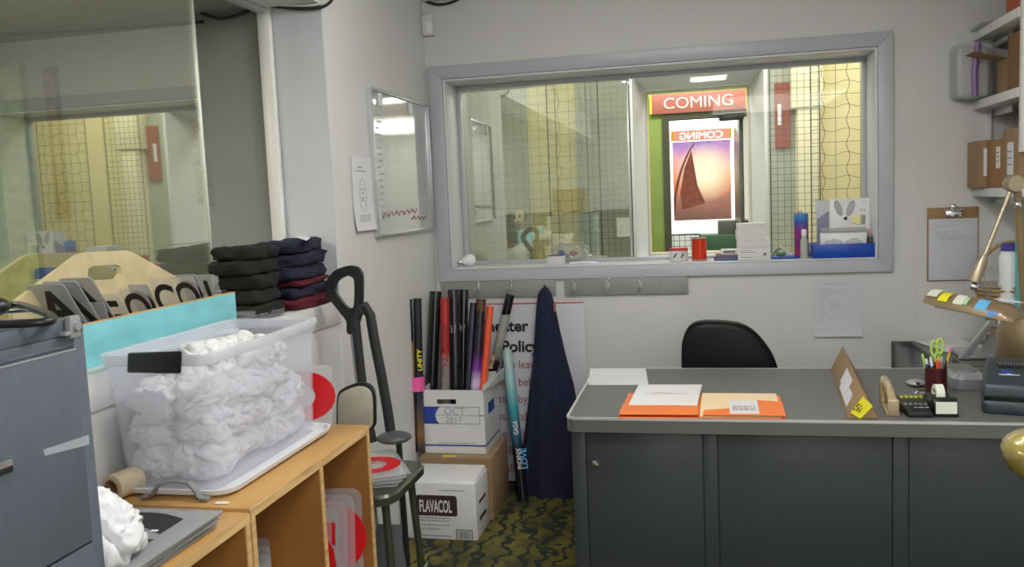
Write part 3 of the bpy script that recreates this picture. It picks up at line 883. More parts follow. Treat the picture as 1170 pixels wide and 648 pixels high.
# ---- policy poster standing behind the tubes
px0, px1 = P(549, 345, 'y', YW).x, P(668, 345, 'y', YW).x
zt = P(600, 345, 'y', YW).z
t = thing('policy_poster', 'large white printed policy poster standing against the back wall', 'poster', ((px0+px1)/2, YW-.02, 0))
MB().box(px0, px1, YW-.026, YW-.022, .03, zt, bev=.001).build('board', 'paperb', t)
MB().box(px0+.004, px1-.004, YW-.0275, YW-.0262, zt-.008, zt-.002).build('red_rule', 'red', t)
def ptext(s, px, py, h, mt, th=0, sx=1):
    p = P(px, py, 'y', YW-.0275)
    text(s, h, p, X1, Z1, mt, t, thick=th, sx=sx)
ptext('Theater', 546, 379, .083, 'ink', .0026, 1.0)
ptext('Policy', 573, 402, .083, 'ink', .0026, 1.0)
for k, (s_, px) in enumerate((('ed to leave the', 564), ('ue to behavior', 564), ('ption by our staff', 564), ('ess.  Talking is', 564), ('use will not be', 564), ('refunded.', 571), ('Small children', 564), ('charge for', 566), ('guests under', 566))):
    ptext(s_, px, 421+k*19.6, .062, 'inkr', 0, .88)

# ---- rolled posters
def roll(label, A, B, r, mt, cap='ink', group='rolled posters in the storage box', txtmark=None):
    """a rolled poster from its foot A to its head B"""
    A, B = V(A), V(B)
    t = thing('rolled_poster', label, 'rolled poster', A, group)
    b = MB().pipe(A, B, r, r*.86)
    d = (B-A).normalized(); u = d.cross(V((0, 1, 0))).normalized(); w = d.cross(u)
    # outer edge of the sheet running down the roll
    e = []
    for q in (A, B):
        a0 = -.9 if (B.x+B.z) > 0 else 0
        e.append([q+(u*math.cos(x)+w*math.sin(x))*(r+.0012) for x in (a0, a0+.25, a0+.5)])
    b.prism([e[0][0], e[1][0], e[1][2], e[0][2]], (u*0+w*.0006))
    b.build('roll', mt, t)
    return t, d, u, w


zb = P(520, 509, 'y', 3.83).z   # top of the brown carton
def PT(x, y, yy): return P(x, y, 'y', yy)


tb, bk = 'tubeb', 'tubeb'
roll('navy and gold rolled poster leaning in the corner, leftmost of all', PT(473, 516, 3.835), PT(466, 342, 3.87), .019,
     band_mat('print a', [(0, (.02, .02, .03)), (.18, (.10, .06, .03)), (.35, (.04, .05, .07)), (.45, (.36, .24, .10)), (.64, (.33, .21, .09)), (.66, (.012, .014, .03)), (1, (.02, .02, .025))], 0, .82, .18), group='rolled posters standing on the carton')
t, d, u, w = roll('black rolled poster with yellow lettering right of the navy and gold one', PT(481, 515, 3.84), PT(477, 341, 3.89), .019,
     band_mat('print b', [(0, (.02, .02, .03)), (.1, (.25, .14, .05)), (.3, (.04, .05, .09)), (.5, (.015, .015, .02)), (1, (.03, .03, .04))], 0, .82, .16), group='rolled posters standing on the carton')
text('UNITY', .032, PT(482.5, 424, 3.845), Z1, V((-1, .15, 0)), 'yellow', t, thick=.001, sx=1.1)
a = PT(475.5, 438, 3.862)
tag(MB().pipe(a+V((0, .003, -.035)), a+V((0, .003, .035)), .0415, .0405, 28).build('sticky_band', 'pink'), 'bright pink band wrapped round the two corner posters', 'sticky note')
S = [  # foot px,y / head px,y, depth foot, head, r, mat, label
    (493, 447, 498, 333, 3.99, 4.06, .030, 'tubeb', 'glossy black rolled poster, leftmost in the white box'),
    (509, 447, 508, 340, 3.935, 3.98, .0215, band_mat('print c', [(0, (.30, .28, .28)), (.62, (.28, .22, .22)), (.74, (.5, .12, .12)), (.76, (.42, .02, .02)), (1, (.46, .03, .03))], .0, .55, .3), 'rolled poster with a red head and grey printed body'),
    (521, 447, 518, 331, 3.98, 4.05, .026, 'tubeb', 'black rolled poster with white script lettering'),
    (529, 447, 530, 331, 4.04, 4.12, .024, 'tubeb', 'glossy black rolled poster, tallest behind the script one'),
    (535, 447, 541, 346, 3.97, 4.04, .018, 'tuben', 'navy grey rolled poster in the middle of the box'),
    (543, 447, 550, 342, 3.96, 4.03, .024, band_mat('print d', [(0, (.12, .03, .2)), (.3, (.16, .03, .25)), (.42, (.75, .6, .85)), (.54, (.2, .04, .32)), (.68, (.02, .012, .03)), (.97, (.012, .01, .012)), (1, (.09, .04, .02))], .0, .62, .2), 'rolled poster fading from black to a glowing purple foot'),
    (552, 447, 560, 350, 3.97, 4.05, .018, 'orangeb', 'bright orange red rolled poster leaning right'),
]
bz = zb+.012
fl = None
for fx, fy, hx2, hy, fd, hd, r, mt, lb in S:
    f = PT(fx, fy, fd); h_ = PT(hx2, hy, hd); dd = (h_-f)
    k = (f.z-bz)/dd.z; f2 = f-dd*k
    t, d, u, w = roll(lb, f2, h_, r, mt)
    if 'script' in lb:
        c = h_-d*.2
        b = MB()
        for k2, pts in enumerate((((-.012, .03), (-.006, -.01), (0, .025), (.006, -.01), (.014, .03)), ((.012, -.06), (.0, -.045), (-.012, -.065), (-.008, -.085), (.01, -.09)), ((-.012, -.16), (.004, -.11), (.012, -.165), (.01, -.13), (-.006, -.14)))):
            b.tube([c+V((x, -math.sqrt(max(1e-6, (r+.001)**2-x*x)), z)) for x, z in pts], .0011, 5)
        b.build('lettering', 'paper', t)
    if 'grey printed' in lb:
        b = MB(); rr = random.Random(9)
        for k2 in range(70):
            q = h_-d*rr.uniform(.13, .42); x = rr.uniform(-.016, .014); yq = -math.sqrt((r+.0008)**2-x*x)
            b.prism([q+V((x, yq, 0)), q+V((x+.004, yq, 0)), q+V((x+.004, yq, .006)), q+V((x, yq, .006))], (0, -.0003, 0))
        b.build('printed_text', 'ink', t)
t, d, u, w = roll('pale grey rolled poster with black ends leaning across the policy poster', PT(553, 470, 4.165), PT(583, 337, 4.21), .023,
     band_mat('print e', [(0, (.01, .01, .01)), (.42, (.012, .012, .012)), (.46, (.2, .2, .14)), (.62, (.42, .42, .36)), (.80, (.38, .38, .36)), (.81, (.012, .01, .01)), (1, (.01, .01, .01))], 0, .62, .18), group='rolled posters by the back wall')
text('BALLET', .022, PT(562, 422, 4.125)+V((0, 0, 0)), d, V((-1, 0, .3)), 'creamp', t, thick=.0006)
t, d, u, w = roll('teal to black rolled poster with white lettering standing on the carpet', V((PT(598, 566, 4.06).x, 4.06, .004)), PT(579, 400, 4.22), .026,
     band_mat('print f', [(0, (.01, .012, .015)), (.37, (.01, .012, .02)), (.40, (.02, .05, .09)), (.5, (.03, .16, .24)), (.66, (.05, .36, .42)), (.85, (.35, .58, .6)), (1, (.45, .6, .6))], 0, .70, .18), group='rolled posters by the back wall')
lp = PT(597, 536, 4.06)
text('PHOENIX', .033, lp, d, V((-1, 0, -.1)), 'paper', t, thick=.0006, sx=.72)
text('GAGA', .033, lp+d*.17, d, V((-1, 0, -.1)), 'paper', t, thick=.0006, sx=.75)
text('LOVE', .038, lp+V((.026, .008, 0)), d, V((-1, 0, -.1)), 'bluen', t, thick=.001, sx=1.1)

# ---- cartons
FB = PT(566, 594, 3.80)
bx1 = -.972; bx0 = -1.325; by0, by1 = 3.80, 4.14
zc = P(566, 524, 'y', 3.80).z
t = thing('cardboard_box', 'open fronted brown cardboard carton under the white storage box', 'box', ((bx0+bx1)/2, (by0+by1)/2, 0))
b = MB()
b.box(bx0, bx1, by0, by1, zc-.008, zc, bev=.0015).box(bx1-.006, bx1, by0, by1, 0, zc-.008, bev=.0015).box(bx0, bx0+.006, by0, by1, 0, zc-.008).box(bx0+.006, bx1-.006, by1-.006, by1, 0, zc-.008).box(bx0+.006, bx1-.006, by0, by1-.006, 0, .006)
b.box(bx0+.006, bx1-.006, by0+.002, by0+.008, 0, zc-.009)
b.build('carton', 'card', t)
MB().hexa([(bx0+.006, by0-.0, zc-.075), (bx1-.004, by0-.0, zc-.06), (bx1-.004, by0+.006, zc-.06), (bx0+.006, by0+.006, zc-.07), (bx0, by0-.004, zc-.003), (bx1, by0-.004, zc-.003), (bx1, by0+.002, zc-.002), (bx0, by0+.002, zc-.002)]).build('flap', 'card', t)
MB().box(-1.16, -1.10, by0+.001, by1-.001, zc+.0002, zc+.0008).build('tape_strip', mat('packing tape', (.36, .27, .18), .25), t)
o = MB().box(-1.215, -1.15, by0+.002, by0+.03, zc+.001, zc+.002).build('round_sticker', 'signyel', t)

# white storage box OCT 2017
a = PT(486, 446, 3.86); c = PT(555, 509, 3.86)
sx0, sx1, sy0, sy1 = PT(486, 509, 3.86).x, PT(555, 509, 3.86).x, 3.86, 4.16
zc2 = zc+.002; zs = P(520, 446, 'y', 3.86).z
t = thing('storage_box', 'white and blue storage box marked OCT 2017 holding rolled posters', 'box', ((sx0+sx1)/2, (sy0+sy1)/2, zc2))
b = MB(); T_ = .005
zh0, zh1 = zs-.068, zs-.044; hx0, hx1 = sx0+.07, sx0+.165
b.box(sx0, sx1, sy0, sy0+T_, zc2, zh0).box(sx0, hx0, sy0, sy0+T_, zh0, zh1).box(hx1, sx1, sy0, sy0+T_, zh0, zh1).box(sx0, sx1, sy0, sy0+T_, zh1, zs)
b.box(sx0, sx0+T_, sy0+T_, sy1, zc2, zs+.01).box(sx1-T_, sx1, sy0+T_, sy1, zc2, zs+.02).box(sx0+T_, sx1-T_, sy1-T_, sy1, zc2, zs+.03).box(sx0+T_, sx1-T_, sy0+T_, sy1-T_, zc2, zc2+.006)
b.hexa([(sx1-T_, sy0, zs-.01), (sx1, sy0, zs-.01), (sx1+.03, sy1, zs-.01), (sx1+.025, sy1, zs-.01), (sx1-T_, sy0, zs), (sx1, sy0, zs), (sx1+.04, sy1, zs+.05), (sx1+.035, sy1, zs+.05)])
b.build('carton', 'cardw', t)
yf = sy0-.0008
b = MB().box(sx0, sx1, yf, sy0-.0002, zc2+.035, zc2+.043).box(sx1+.0002, sx1+.0008, sy0, sy1, zc2+.035, zc2+.043); b.build('blue_stripe', 'bluep', t)
fx0, fx1, fz0, fz1 = sx0+.058, sx1-.023, zs-.165, zs-.080
b = MB().box(fx0, fx1, yf, sy0-.0002, fz0, fz0+.002).box(fx0, fx1, yf, sy0-.0002, fz1-.002, fz1).box(fx1-.002, fx1, yf, sy0-.0002, fz0, fz1).box(fx0, sx1, yf, sy0-.0002, (fz0+fz1)/2-.0005, (fz0+fz1)/2+.0007).box(fx1, sx1, yf, sy0-.0002, (fz0+fz1)/2-.002, (fz0+fz1)/2+.002)
b.build('label_frame', 'bluep', t)
pz = [(sx0+.002, yf, fz0), (fx0+.02, yf, fz0), (fx0+.004, yf, fz0+.02), (fx0, yf, fz0+.045), (fx0+.012, yf, fz0+.07), (fx0+.03, yf, fz1), (sx0+.002, yf, fz1)]
MB().prism(pz, (0, .0005, 0)).build('blue_panel', 'bluep', t)
text('OCT', .052, (fx0+.045, yf-.0002, fz0+.045), X1, Z1, 'inkl', t, sx=.95)
text('2017', .044, (fx0+.05, yf-.0002, fz0+.006), X1, Z1, 'inkl', t, sx=.95)
strokes([(.07, .05, .18)], (sx0, yf, zc2), X1, Z1, -Y1, 'inkg', t, .003)
MB().box(sx1+.0002, sx1+.001, sy0+.08, sy0+.2, fz0+.03, fz1).build('blue_mark', 'bluep', t)

# FLAVACOL carton
a = PT(545, 618, 3.55); b0 = PT(459, 616, 3.55)
x0, x1, y0, y1 = b0.x, -.987, 3.55, 3.775
zt_ = P(545, 556, 'y', 3.55).z+.01
t = thing('cardboard_box', 'white FLAVACOL carton on the carpet in front of the brown one', 'box', ((x0+x1)/2, (y0+y1)/2, 0))
b = MB().box(x0, x1, y0, y1, 0, zt_, bev=.003)
b.hexa([(x0+.004, y0+.004, zt_), (x1-.004, y0+.004, zt_), (x1-.004, y1-.004, zt_), (x0+.004, y1-.004, zt_), (x0+.01, y0+.02, zt_+.008), (x1-.01, y0+.02, zt_+.008), (x1-.01, y1-.01, zt_+.02), (x0+.01, y1-.01, zt_+.02)], bev=.002)
b.build('carton', 'cardw', t)
fx = lambda px: P(px, 585, 'y', 3.549).x
fz = lambda py: P(510, py, 'y', 3.549).z
poly = []
lx0, lx1, lz0, lz1 = fx(476), fx(522.5), fz(590), fz(566.5)
for cx_, cz_, a0 in ((lx1-.012, lz1-.012, 0), (lx0+.012, lz1-.012, 90), (lx0+.012, lz0+.012, 180), (lx1-.012, lz0+.012, 270)):
    for k in range(5): aa = math.radians(a0+k*22.5); poly.append((cx_+.012*math.cos(aa), 3.5488, cz_+.012*math.sin(aa)))
lab = MB().prism(poly, (0, .001, 0)).build('brown_label', 'brownlab', t)
text('FLAVACOL', .078, (lx0+.014, 3.5484, lz0+.018), X1, Z1, 'cardw', t, thick=.0016, sx=.395)
strokes([(.0, 0, .165), (.005, -.012, .15), (.02, -.032, .13), (.02, -.05, .09), (-.01, -.082, .17)], (lx0, 3.549, lz0-.012), X1, Z1, -Y1, 'inkg', t, .004)
strokes([(.11, .022, .12)], (lx0, 3.549, lz1), X1, Z1, -Y1, 'inkg', t, .004, seed=7)
bx, bzz = fx(520), fz(617)
b = MB().box(bx, bx+.075, 3.5485, 3.5495, bzz+.0, bzz+.003).box(bx, bx+.075, 3.5485, 3.5495, bzz+.047, bzz+.05).box(bx, bx+.003, 3.5485, 3.5495, bzz, bzz+.05).box(bx+.072, bx+.075, 3.5485, 3.5495, bzz, bzz+.05)
b.build('bar_code_frame', 'ink', t)
b = MB(); rr = random.Random(2); x = bx+.008
while x < bx+.066:
    w_ = rr.choice((.0012, .002, .003)); b.box(x, x+w_, 3.5486, 3.5494, bzz+.008, bzz+.043); x += w_+rr.choice((.0015, .0025))
b.build('bar_code', 'inkg', t)
MB().prism([(x1+.0006, y0+.05, .07), (x1+.0006, y0+.17, .07), (x1+.0006, y0+.17, .09), (x1+.0006, y0+.05, .09)], (-.0004, 0, 0)).build('side_print', 'brownlab', t)
MB().prism([(x1+.0006, y0+.05, .15), (x1+.0006, y0+.17, .15), (x1+.0006, y0+.17, .165), (x1+.0006, y0+.05, .165)], (-.0004, 0, 0)).build('side_print', 'brownlab', t)

# ---- dark navy garment hanging from the left rail
t = thing('hanging_robe', 'long dark navy garment hanging from the rail down to the carpet', 'garment', (P(625, 560, 'y', 4.2).x, 4.2, 0))
prof = [(329, 619, 626), (335, 615, 630), (350, 613, 634), (380, 611, 640), (410, 609, 647), (440, 606, 655), (480, 602, 662), (520, 597, 668), (545, 592, 672), (560, 590, 676), (563, 592, 676)]
rs = []; N = 56
for i, (py, xl, xr) in enumerate(prof):
    a = P(xl, py, 'y', 4.20); c = P(xr, py, 'y', 4.20); cx_ = (a.x+c.x)/2; w_ = (c.x-a.x)/2; f = i/(len(prof)-1)
    z = a.z if py < 560 else .012 if py == 560 else .003
    ring_ = []
    for k in range(N):
        th = 2*PI*k/N
        fold = 1+f*.16*math.sin(th*9+.8*math.sin(f*5))+f*.07*math.sin(th*17+1)
        yy = 4.2+math.sin(th)*(.02+.07*f**.8)*fold
        ring_.append((cx_+math.cos(th)*w_*(1+.35*(fold-1)), min(yy, 4.272-.02*(z < 1.1)), z))
    rs.append(ring_)
MB().rings(rs).build('cloth', 'navy', t, angle=80)
hk = P(621, 330, 'y', 4.2)
MB().tube([hk+V((0, 0, -.01)), hk+V((0, .03, .012)), hk+V((0, .06, .0))], .005, 8).build('hanging_loop', 'navy', t)
a = P(633, 352, 'y', 4.15)
MB().box(a.x-.004, a.x+.006, 4.155, 4.17, a.z-.02, a.z+.02, bev=.002).build('red_trim', 'inkr', t)

# ---- desk
DZ = .75; dxa, dxb = -.458, 1.60; dya, dyb = 2.845, 3.690
t = thing('desk', 'large dark grey steel desk with grey top facing the camera', 'desk', ((dxa+dxb)/2, (dya+dyb)/2, 0))


def rrect(x0, x1, y0, y1, r, z, n=6):
    o = []
    for cx_, cy_, a0 in ((x1-r, y1-r, 0), (x0+r, y1-r, 90), (x0+r, y0+r, 180), (x1-r, y0+r, 270)):
        for k in range(n+1): aa = math.radians(a0+90*k/n); o.append((cx_+r*math.cos(aa), cy_+r*math.sin(aa), z))
    return o


MB().rings([rrect(dxa+.008, dxb-.008, dya+.008, dyb-.008, .03, DZ-.004), rrect(dxa+.008, dxb-.008, dya+.008, dyb-.008, .03, DZ)]).build('desk_top', 'desktop', t)
MB().rings([rrect(dxa, dxb, dya, dyb, .034, z) for z in (DZ-.05, DZ-.0078)]).build('top_edge', 'deskedge', t)
b = MB(); o_, i_ = [rrect(dxa-.0015, dxb+.0015, dya-.0015, dyb+.0015, .035, z) for z in (DZ-.0075, DZ+.0006)], [rrect(dxa+.007, dxb-.007, dya+.007, dyb-.007, .03, z) for z in (DZ+.0006, DZ-.0058)]
b.rings([o_[0], o_[1], i_[0], i_[1]], closed=True).build('bright_trim', 'bright', t)
yf = dya+.035
zu = DZ-.051
b = MB()
b.box(dxa+.014, dxb-.012, yf+.012, dyb-.03, .05, zu)
b.build('body', 'desk', t)
posts = [(dxa+.012, -.398), (.0, .046), (.596, .642), (1.10, 1.15), (1.54, 1.588)]
for i, (a, c) in enumerate(posts):
    MB().box(a, c, yf, yf+.012, .0, zu, bev=.002).build('corner_post', 'desk', t)
for a, c in zip(posts[:-1], posts[1:]):
    MB().box(a[1]+.0025, c[0]-.0025, yf+.003, yf+.0118, .06, zu-.004, bev=.0015).build('front_panel', 'desk', t)
a = P(680, 529, 'y', yf)
MB().cyl((a.x, yf-.004, a.z), (a.x, yf+.003, a.z), .010, 16).tube([(a.x-.008, yf-.012, a.z+.009), (a.x+.01, yf-.006, a.z-.006)], .0035, 8).build('lock', 'chrome', t)

# ---- papers and folders on the desk
def D(px, py, dz=.0008): return P(px, py, 'z', DZ+dz)


c0, c1, c3 = D(672, 440), D(741, 440), D(674.5, 421.2)
t, u, v, n = sheet('paper_sheet', 'white sheet at the rear left corner of the desk', 'paper', c0, c1, c3, 'papergl')
strokes([(.09, .12, .06), (.06, .09, .12), (.06, .06, .13), (.16, .10, .05)], c0, u, v, n, 'inkl', t, .003)
f0, f1, f2, f3 = D(707, 477.5), D(798, 478), D(801, 452), D(718, 450)
g1, g2 = D(898, 479.3), D(891, 453)
t = thing('pocket_folder', 'open orange pocket folder lying along the front edge of the desk', 'folder', f1)
up = V((0, 0, .0025))
MB().hexa([f0, f1, f2, f3, f0+up, f1+up, f2+up, f3+up]).build('left_cover', 'orange', t)
MB().hexa([f1, g1, g2, f2, f1+up, g1+up, g2+up, f2+up]).build('right_cover', 'orange', t)
up2 = V((0, 0, .006))
lp_ = lambda a, c, k: a+(c-a)*k
q = [f0+up, f1+up, lp_(f1, f2, .38)+up, lp_(f0, f3, .42)+up]
MB().hexa([x+V((0, 0, .008)) for x in q]+[x+V((0, 0, .0095)) for x in q]).build('left_pocket', 'orange', t)
k_ = [lp_(f1, g1, .05)+up, g1+up, lp_(g1, g2, .60)+up, lp_(f1, g1, .72)+(f3-f0)*.60+up, lp_(f1, g1, .5)+(f3-f0)*.30+up, lp_(f1, g1, .06)+(f3-f0)*.18+up]
MB().prism([x+V((0, 0, .008)) for x in k_], (0, 0, .0015)).build('right_pocket', 'orange', t)
c0 = lp_(f0, f3, .12)+(f1-f0)*.06+V((0, 0, .005)); w_ = (f1-f0)*.90
t, u, v, n = sheet('paper_sheet', 'white paper tucked into the left side of the orange folder', 'paper', c0, c0+w_, c0+(f3-f0)*1.02+V((0.02, 0, .018)), 'papergl', bend=.002)
strokes([(.06, .24, .07), (.04, .225, .16), (.10, .235, .04)], c0+V((0, 0, .004)), u, v, n, 'inkl', t, .003)
c0 = f1+(g1-f1)*.015+V((0, 0, .0045)); 
t, u, v, n = sheet('paper_sheet', 'cream paper in the right side of the orange folder', 'paper', c0, c0+(g1-f1)*.94, c0+(f2-f1)*1.0+V((0, 0, .004)), 'creamp', bend=.002)
c0 = D(834, 473, .0135)
t, u, v, n = sheet('printed_card', 'small white printed card lying over the cream paper', 'card', c0, D(868, 473, .0135), D(833, 458, .0135), 'papergl', .001)
strokes([(.01, .10-.014*k, .075) for k in range(5)], c0+V((0, 0, .001)), u, v, n, 'inkg', t, .004)

# ---- triangular cardboard tube
A1, A2 = D(968, 478.5), D(1004, 478.5)
A3 = (A1+A2)/2+V((0, .006, .094)); LB = D(948, 422)
d = V((LB.x-A1.x+.003, .79, 0))
t = thing('triangular_carton', 'long triangular brown cardboard mailing tube with yellow label', 'box', (A1+A2)/2)
MB().prism([A1, A2, A3], d, 0, .0015).build('carton', 'card', t)
nl = (A3-A1).cross(d).normalized(); nl = nl if nl.x < 0 else -nl
nn = (A3-A1).normalized(); dn = d.normalized()
def onface(u_, v_, off=.001): return A1+dn*u_+nn*v_+nl*off
MB().prism([onface(.10, .015), onface(.40, .015), onface(.40, .06), onface(.10, .06)], nl*.0006).build('address_label', 'paper', t)
MB().prism([onface(.22, .03, .0018), onface(.44, .03, .0018), onface(.44, .085, .0018), onface(.22, .085, .0018)], nl*.0006).build('address_label', 'paper', t)
yp = [P(971.7, 471.5, 'y', A1.y-.002), P(983, 479.5, 'y', A1.y-.002), P(997.4, 464.4, 'y', A1.y-.002), P(986, 453, 'y', A1.y-.002)]
for q in yp: q.z = max(q.z, DZ+.001)
MB().prism(yp, (0, .001, 0)).build('yellow_label', 'yellow', t)
rr = random.Random(4)
strokes([(.012, .034, .028), (.014, .026, .026), (.014, .018, .02)], yp[1]+V((0, -.0003, 0)), (yp[2]-yp[1]).normalized(), (yp[0]-yp[1]).normalized(), -Y1, 'ink', t, .004)

# ---- stapler
t = thing('stapler', 'tan metal desk stapler standing beside the triangular carton', 'stapler', D(1022, 477))
s0, s1 = D(1022, 477.5, 0), D(1008, 456, 0)
dv = (s1-s0); dv.z = 0; dl = .19; dn_ = dv.normalized(); sd = V((-dn_.y, dn_.x, 0))
s0 = s0+V((0, .015, 0))
MB().prism([s0-sd*.02+V((0, 0, .001)), s0+sd*.02+V((0, 0, .001)), s0+sd*.017+dn_*dl+V((0, 0, .001)), s0-sd*.017+dn_*dl+V((0, 0, .001))], (0, 0, .01), 0, .002).build('base', 'stapler', t)
b = MB(); rs = []
for k in range(9):
    f = k/8; q = s0+dn_*(.01+f*dl*.95)+V((0, 0, .046+.045*f-.01*f*f)); w_ = .016-.002*f; h = .014+.012*math.sin(PI*min(1, f*1.1))
    rs.append([q+sd*w_*math.cos(a)+V((0, 0, h*math.sin(a))) for a in [2*PI*j/14 for j in range(14)]])
b.rings(rs).build('top_arm', 'stapler', t)
MB().prism([s0-sd*.012+V((0, 0, .035)), s0+sd*.012+V((0, 0, .035)), s0+sd*.012+dn_*.16+V((0, 0, .066)), s0-sd*.012+dn_*.16+V((0, 0, .066))], (0, 0, .014), 0, .002).build('magazine', 'chrome', t)
MB().ob(s0+dn_*.004+V((0, 0, .03)), sd, dn_, Z1, .034, .012, .05, 0, .002).build('front_plate', 'stapler', t)
MB().prism([s0+dn_*.16-sd*.017+V((0, 0, .011)), s0+dn_*.19-sd*.017+V((0, 0, .011)), s0+dn_*.19-sd*.017+V((0, 0, .085)), s0+dn_*.155-sd*.017+V((0, 0, .085))], sd*.034, 0, .002).build('hinge', 'stapler', t)

# ---- calculator
a = D(1037, 477.5); c = D(1066, 477.5); e = D(1030, 454.5)
x0, x1 = a.x+.002, c.x; y0 = a.y+.002
t = thing('calculator', 'small black calculator with yellow green keys on the desk', 'calculator', ((x0+x1)/2, y0+.06, DZ))
MB().hexa([(x0, y0, DZ+.001), (x1, y0, DZ+.001), (x1-.002, y0+.14, DZ+.001), (x0-.012, y0+.14, DZ+.001), (x0, y0, DZ+.018), (x1, y0, DZ+.018), (x1-.002, y0+.14, DZ+.042), (x0-.012, y0+.14, DZ+.042)], 0, .003).build('case', 'black', t)
for j in range(2):
    for k in range(5):
        x = x0+.001+k*.015; yy = y0+.115-j*.06; z = DZ+.018+.024*(yy-y0)/.14
        mtk = 'yelkey' if j == 0 else 'greyp'
        MB().box(x, x+.010, yy, yy+.018-(j*.006), z-.001, z+.006, bev=.001).build('key', mtk, t)
strokes([(.015, .0, .045)], (x0+.01, y0+.03, DZ+.026), X1, V((0, .98, .17)), Z1, 'paper', t, .003)

# ---- tape dispenser
a = D(1068, 477); c = D(1094, 476)
x0, x1, y0 = a.x, c.x, a.y+.003
t = thing('tape_dispenser', 'black tape dispenser with a cream sticker on its front', 'tape dispenser', ((x0+x1)/2, y0+.05, DZ))
pr = [(0, .001), (.002, .045), (.02, .062), (.06, .04), (.12, .055), (.15, .03), (.155, .001)]
MB().prism([(x0, y0+yy, DZ+z) for yy, z in pr], (x1-x0, 0, 0), 0, .003).build('body', 'black', t)
MB().prism([(x0+.004, y0-.001, DZ+.012), (x1-.004, y0-.001, DZ+.012), (x1-.004, y0+.001, DZ+.05), (x0+.004, y0+.001, DZ+.05)], (0, -.0006, 0)).build('sticker', 'notew', t)
MB().pipe((x0+.02, y0+.085, DZ+.055), (x0+.045, y0+.085, DZ+.055), .034, .02, 28).build('tape_roll', 'notew', t)

# ---- pen cup
c = D(1071, 452); r = .036
t = thing('pen_cup', 'dark maroon pen cup full of pens on the desk', 'pen cup', c)
MB().pipe(c+V((0, .02, .001)), c+V((0, .02, .098)), r, r-.003, 28).cyl(c+V((0, .02, .001)), c+V((0, .02, .004)), r-.002, 28).build('cup', 'cup', t)
cc = c+V((0, .02, .008))
pens = [('blue ballpoint pen at the left of the pen cup', 'blue', (-.02, 0), (-.035, -.01), .13), ('blue and white pen beside it at the cup rim', 'bluep2', (-.012, -.01), (-.02, -.02), .125),
        ('lime green topped pen leaning left in the pen cup', 'lime', (-.02, .01), (-.045, .0), .145), ('black pen in the middle of the pen cup', 'black', (-.003, -.01), (-.006, -.022), .12),
        ('orange highlighter at the front of the pen cup', 'orangeb', (.004, -.015), (0, -.028), .128), ('white pen behind the orange highlighter', 'papergl', (.012, .01), (.018, .012), .135),
        ('grey pen in the right half of the pen cup', 'greyp', (.015, -.01), (.022, -.018), .13), ('black capped pen at the right rim of the cup', 'black', (.02, .0), (.032, .0), .125),
        ('yellow pencil with pink eraser leaning right in the cup', 'signyel', (.01, .012), (.055, .02), .165), ('pale blue pen at the rear of the pen cup', 'bluen', (0, .02), (-.01, .03), .13)]
for lb, mt, a, e, L_ in pens:
    p0 = cc+V((a[0]*.8, a[1]*.8, 0)); p1 = cc+V((e[0]*1, e[1]*1, L_-.008))
    rr_ = .0075 if 'highlighter' in lb else .0042
    t = thing('pencil' if 'pencil' in lb else 'highlighter' if 'highlighter' in lb else 'pen', lb, 'pencil' if 'pencil' in lb else 'pen', p0, 'pens in the maroon cup')
    dd = (p1-p0).normalized()
    MB().tube([p0, p0+dd*.012, p1-dd*.02], [.001, rr_, rr_], 10).build('barrel', mt, t)
    MB().tube([p1-dd*.0199, p1-dd*.003, p1], [rr_*1.15, rr_*1.1, rr_*.6], 10).build('eraser' if 'pencil' in lb else 'cap', 'pink' if 'pencil' in lb else ('paper' if 'blue' in lb else mt), t)
# scissors handles up
t = thing('scissors', 'lime green handled scissors standing in the pen cup', 'scissors', cc)
for sgn in (-1, 1):
    b = MB(); q = cc+V((.004+sgn*.008, .004, .155))
    b.tube([q+V((sgn*.001+.010*math.cos(k*PI/10)*(1), 0, .026*math.sin(k*PI/10)+(.008 if sgn > 0 else 0))) for k in range(20)], .0048, 8, closed=True)
    b.tube([q+V((sgn*.001, 0, -.025)), cc+V((.004, .004+.003*sgn, .088))], [.006, .005], 8)
    b.build('handle', 'lime', t)
    MB().prism([cc+V((.0, .004+.004*sgn, .088)), cc+V((.010, .004+.004*sgn, .088)), cc+V((.004, .004+.004*sgn, .004))], (0, .0015, 0)).build('blade', 'chrome', t)

# ---- small things beside the cup
a = D(1046, 442)
b = MB(); b.ball(a+V((.005, .02, .011)), .03, sc=(1.15, 1.3, .38), sub=3)
t = thing('computer_mouse', 'grey oval mouse behind the keys, left of the pen cup', 'mouse', a)
b.build('shell', 'silver', t); MB().ball(a+V((.005, -.01, .014)), .012, sc=(.7, 1, .45), sub=2).build('wheel', 'black', t)
a = D(1047, 450)
t = thing('key_bunch', 'bunch of keys lying left of the pen cup', 'keys', a)
MB().tube([a+V((.012*math.cos(k*PI/8), .012*math.sin(k*PI/8), .005)) for k in range(16)], .0012, 6, closed=True).build('key_ring', 'chrome', t)
for k, mtk in enumerate(('chrome', 'tanl', 'matblack')):
    an = -.9+k*.7; dd = V((math.cos(an), math.sin(an), 0)); s_ = V((-dd.y, dd.x, 0)); q = a+dd*.012+V((0, 0, .003+.003*k))
    MB().prism([q-s_*.009, q+dd*.016-s_*.009, q+dd*.02-s_*.003, q+dd*.045-s_*.003, q+dd*.045+s_*.003, q+dd*.02+s_*.003, q+dd*.016+s_*.009, q+s_*.009], (0, 0, .002)).build('key', mtk, t)
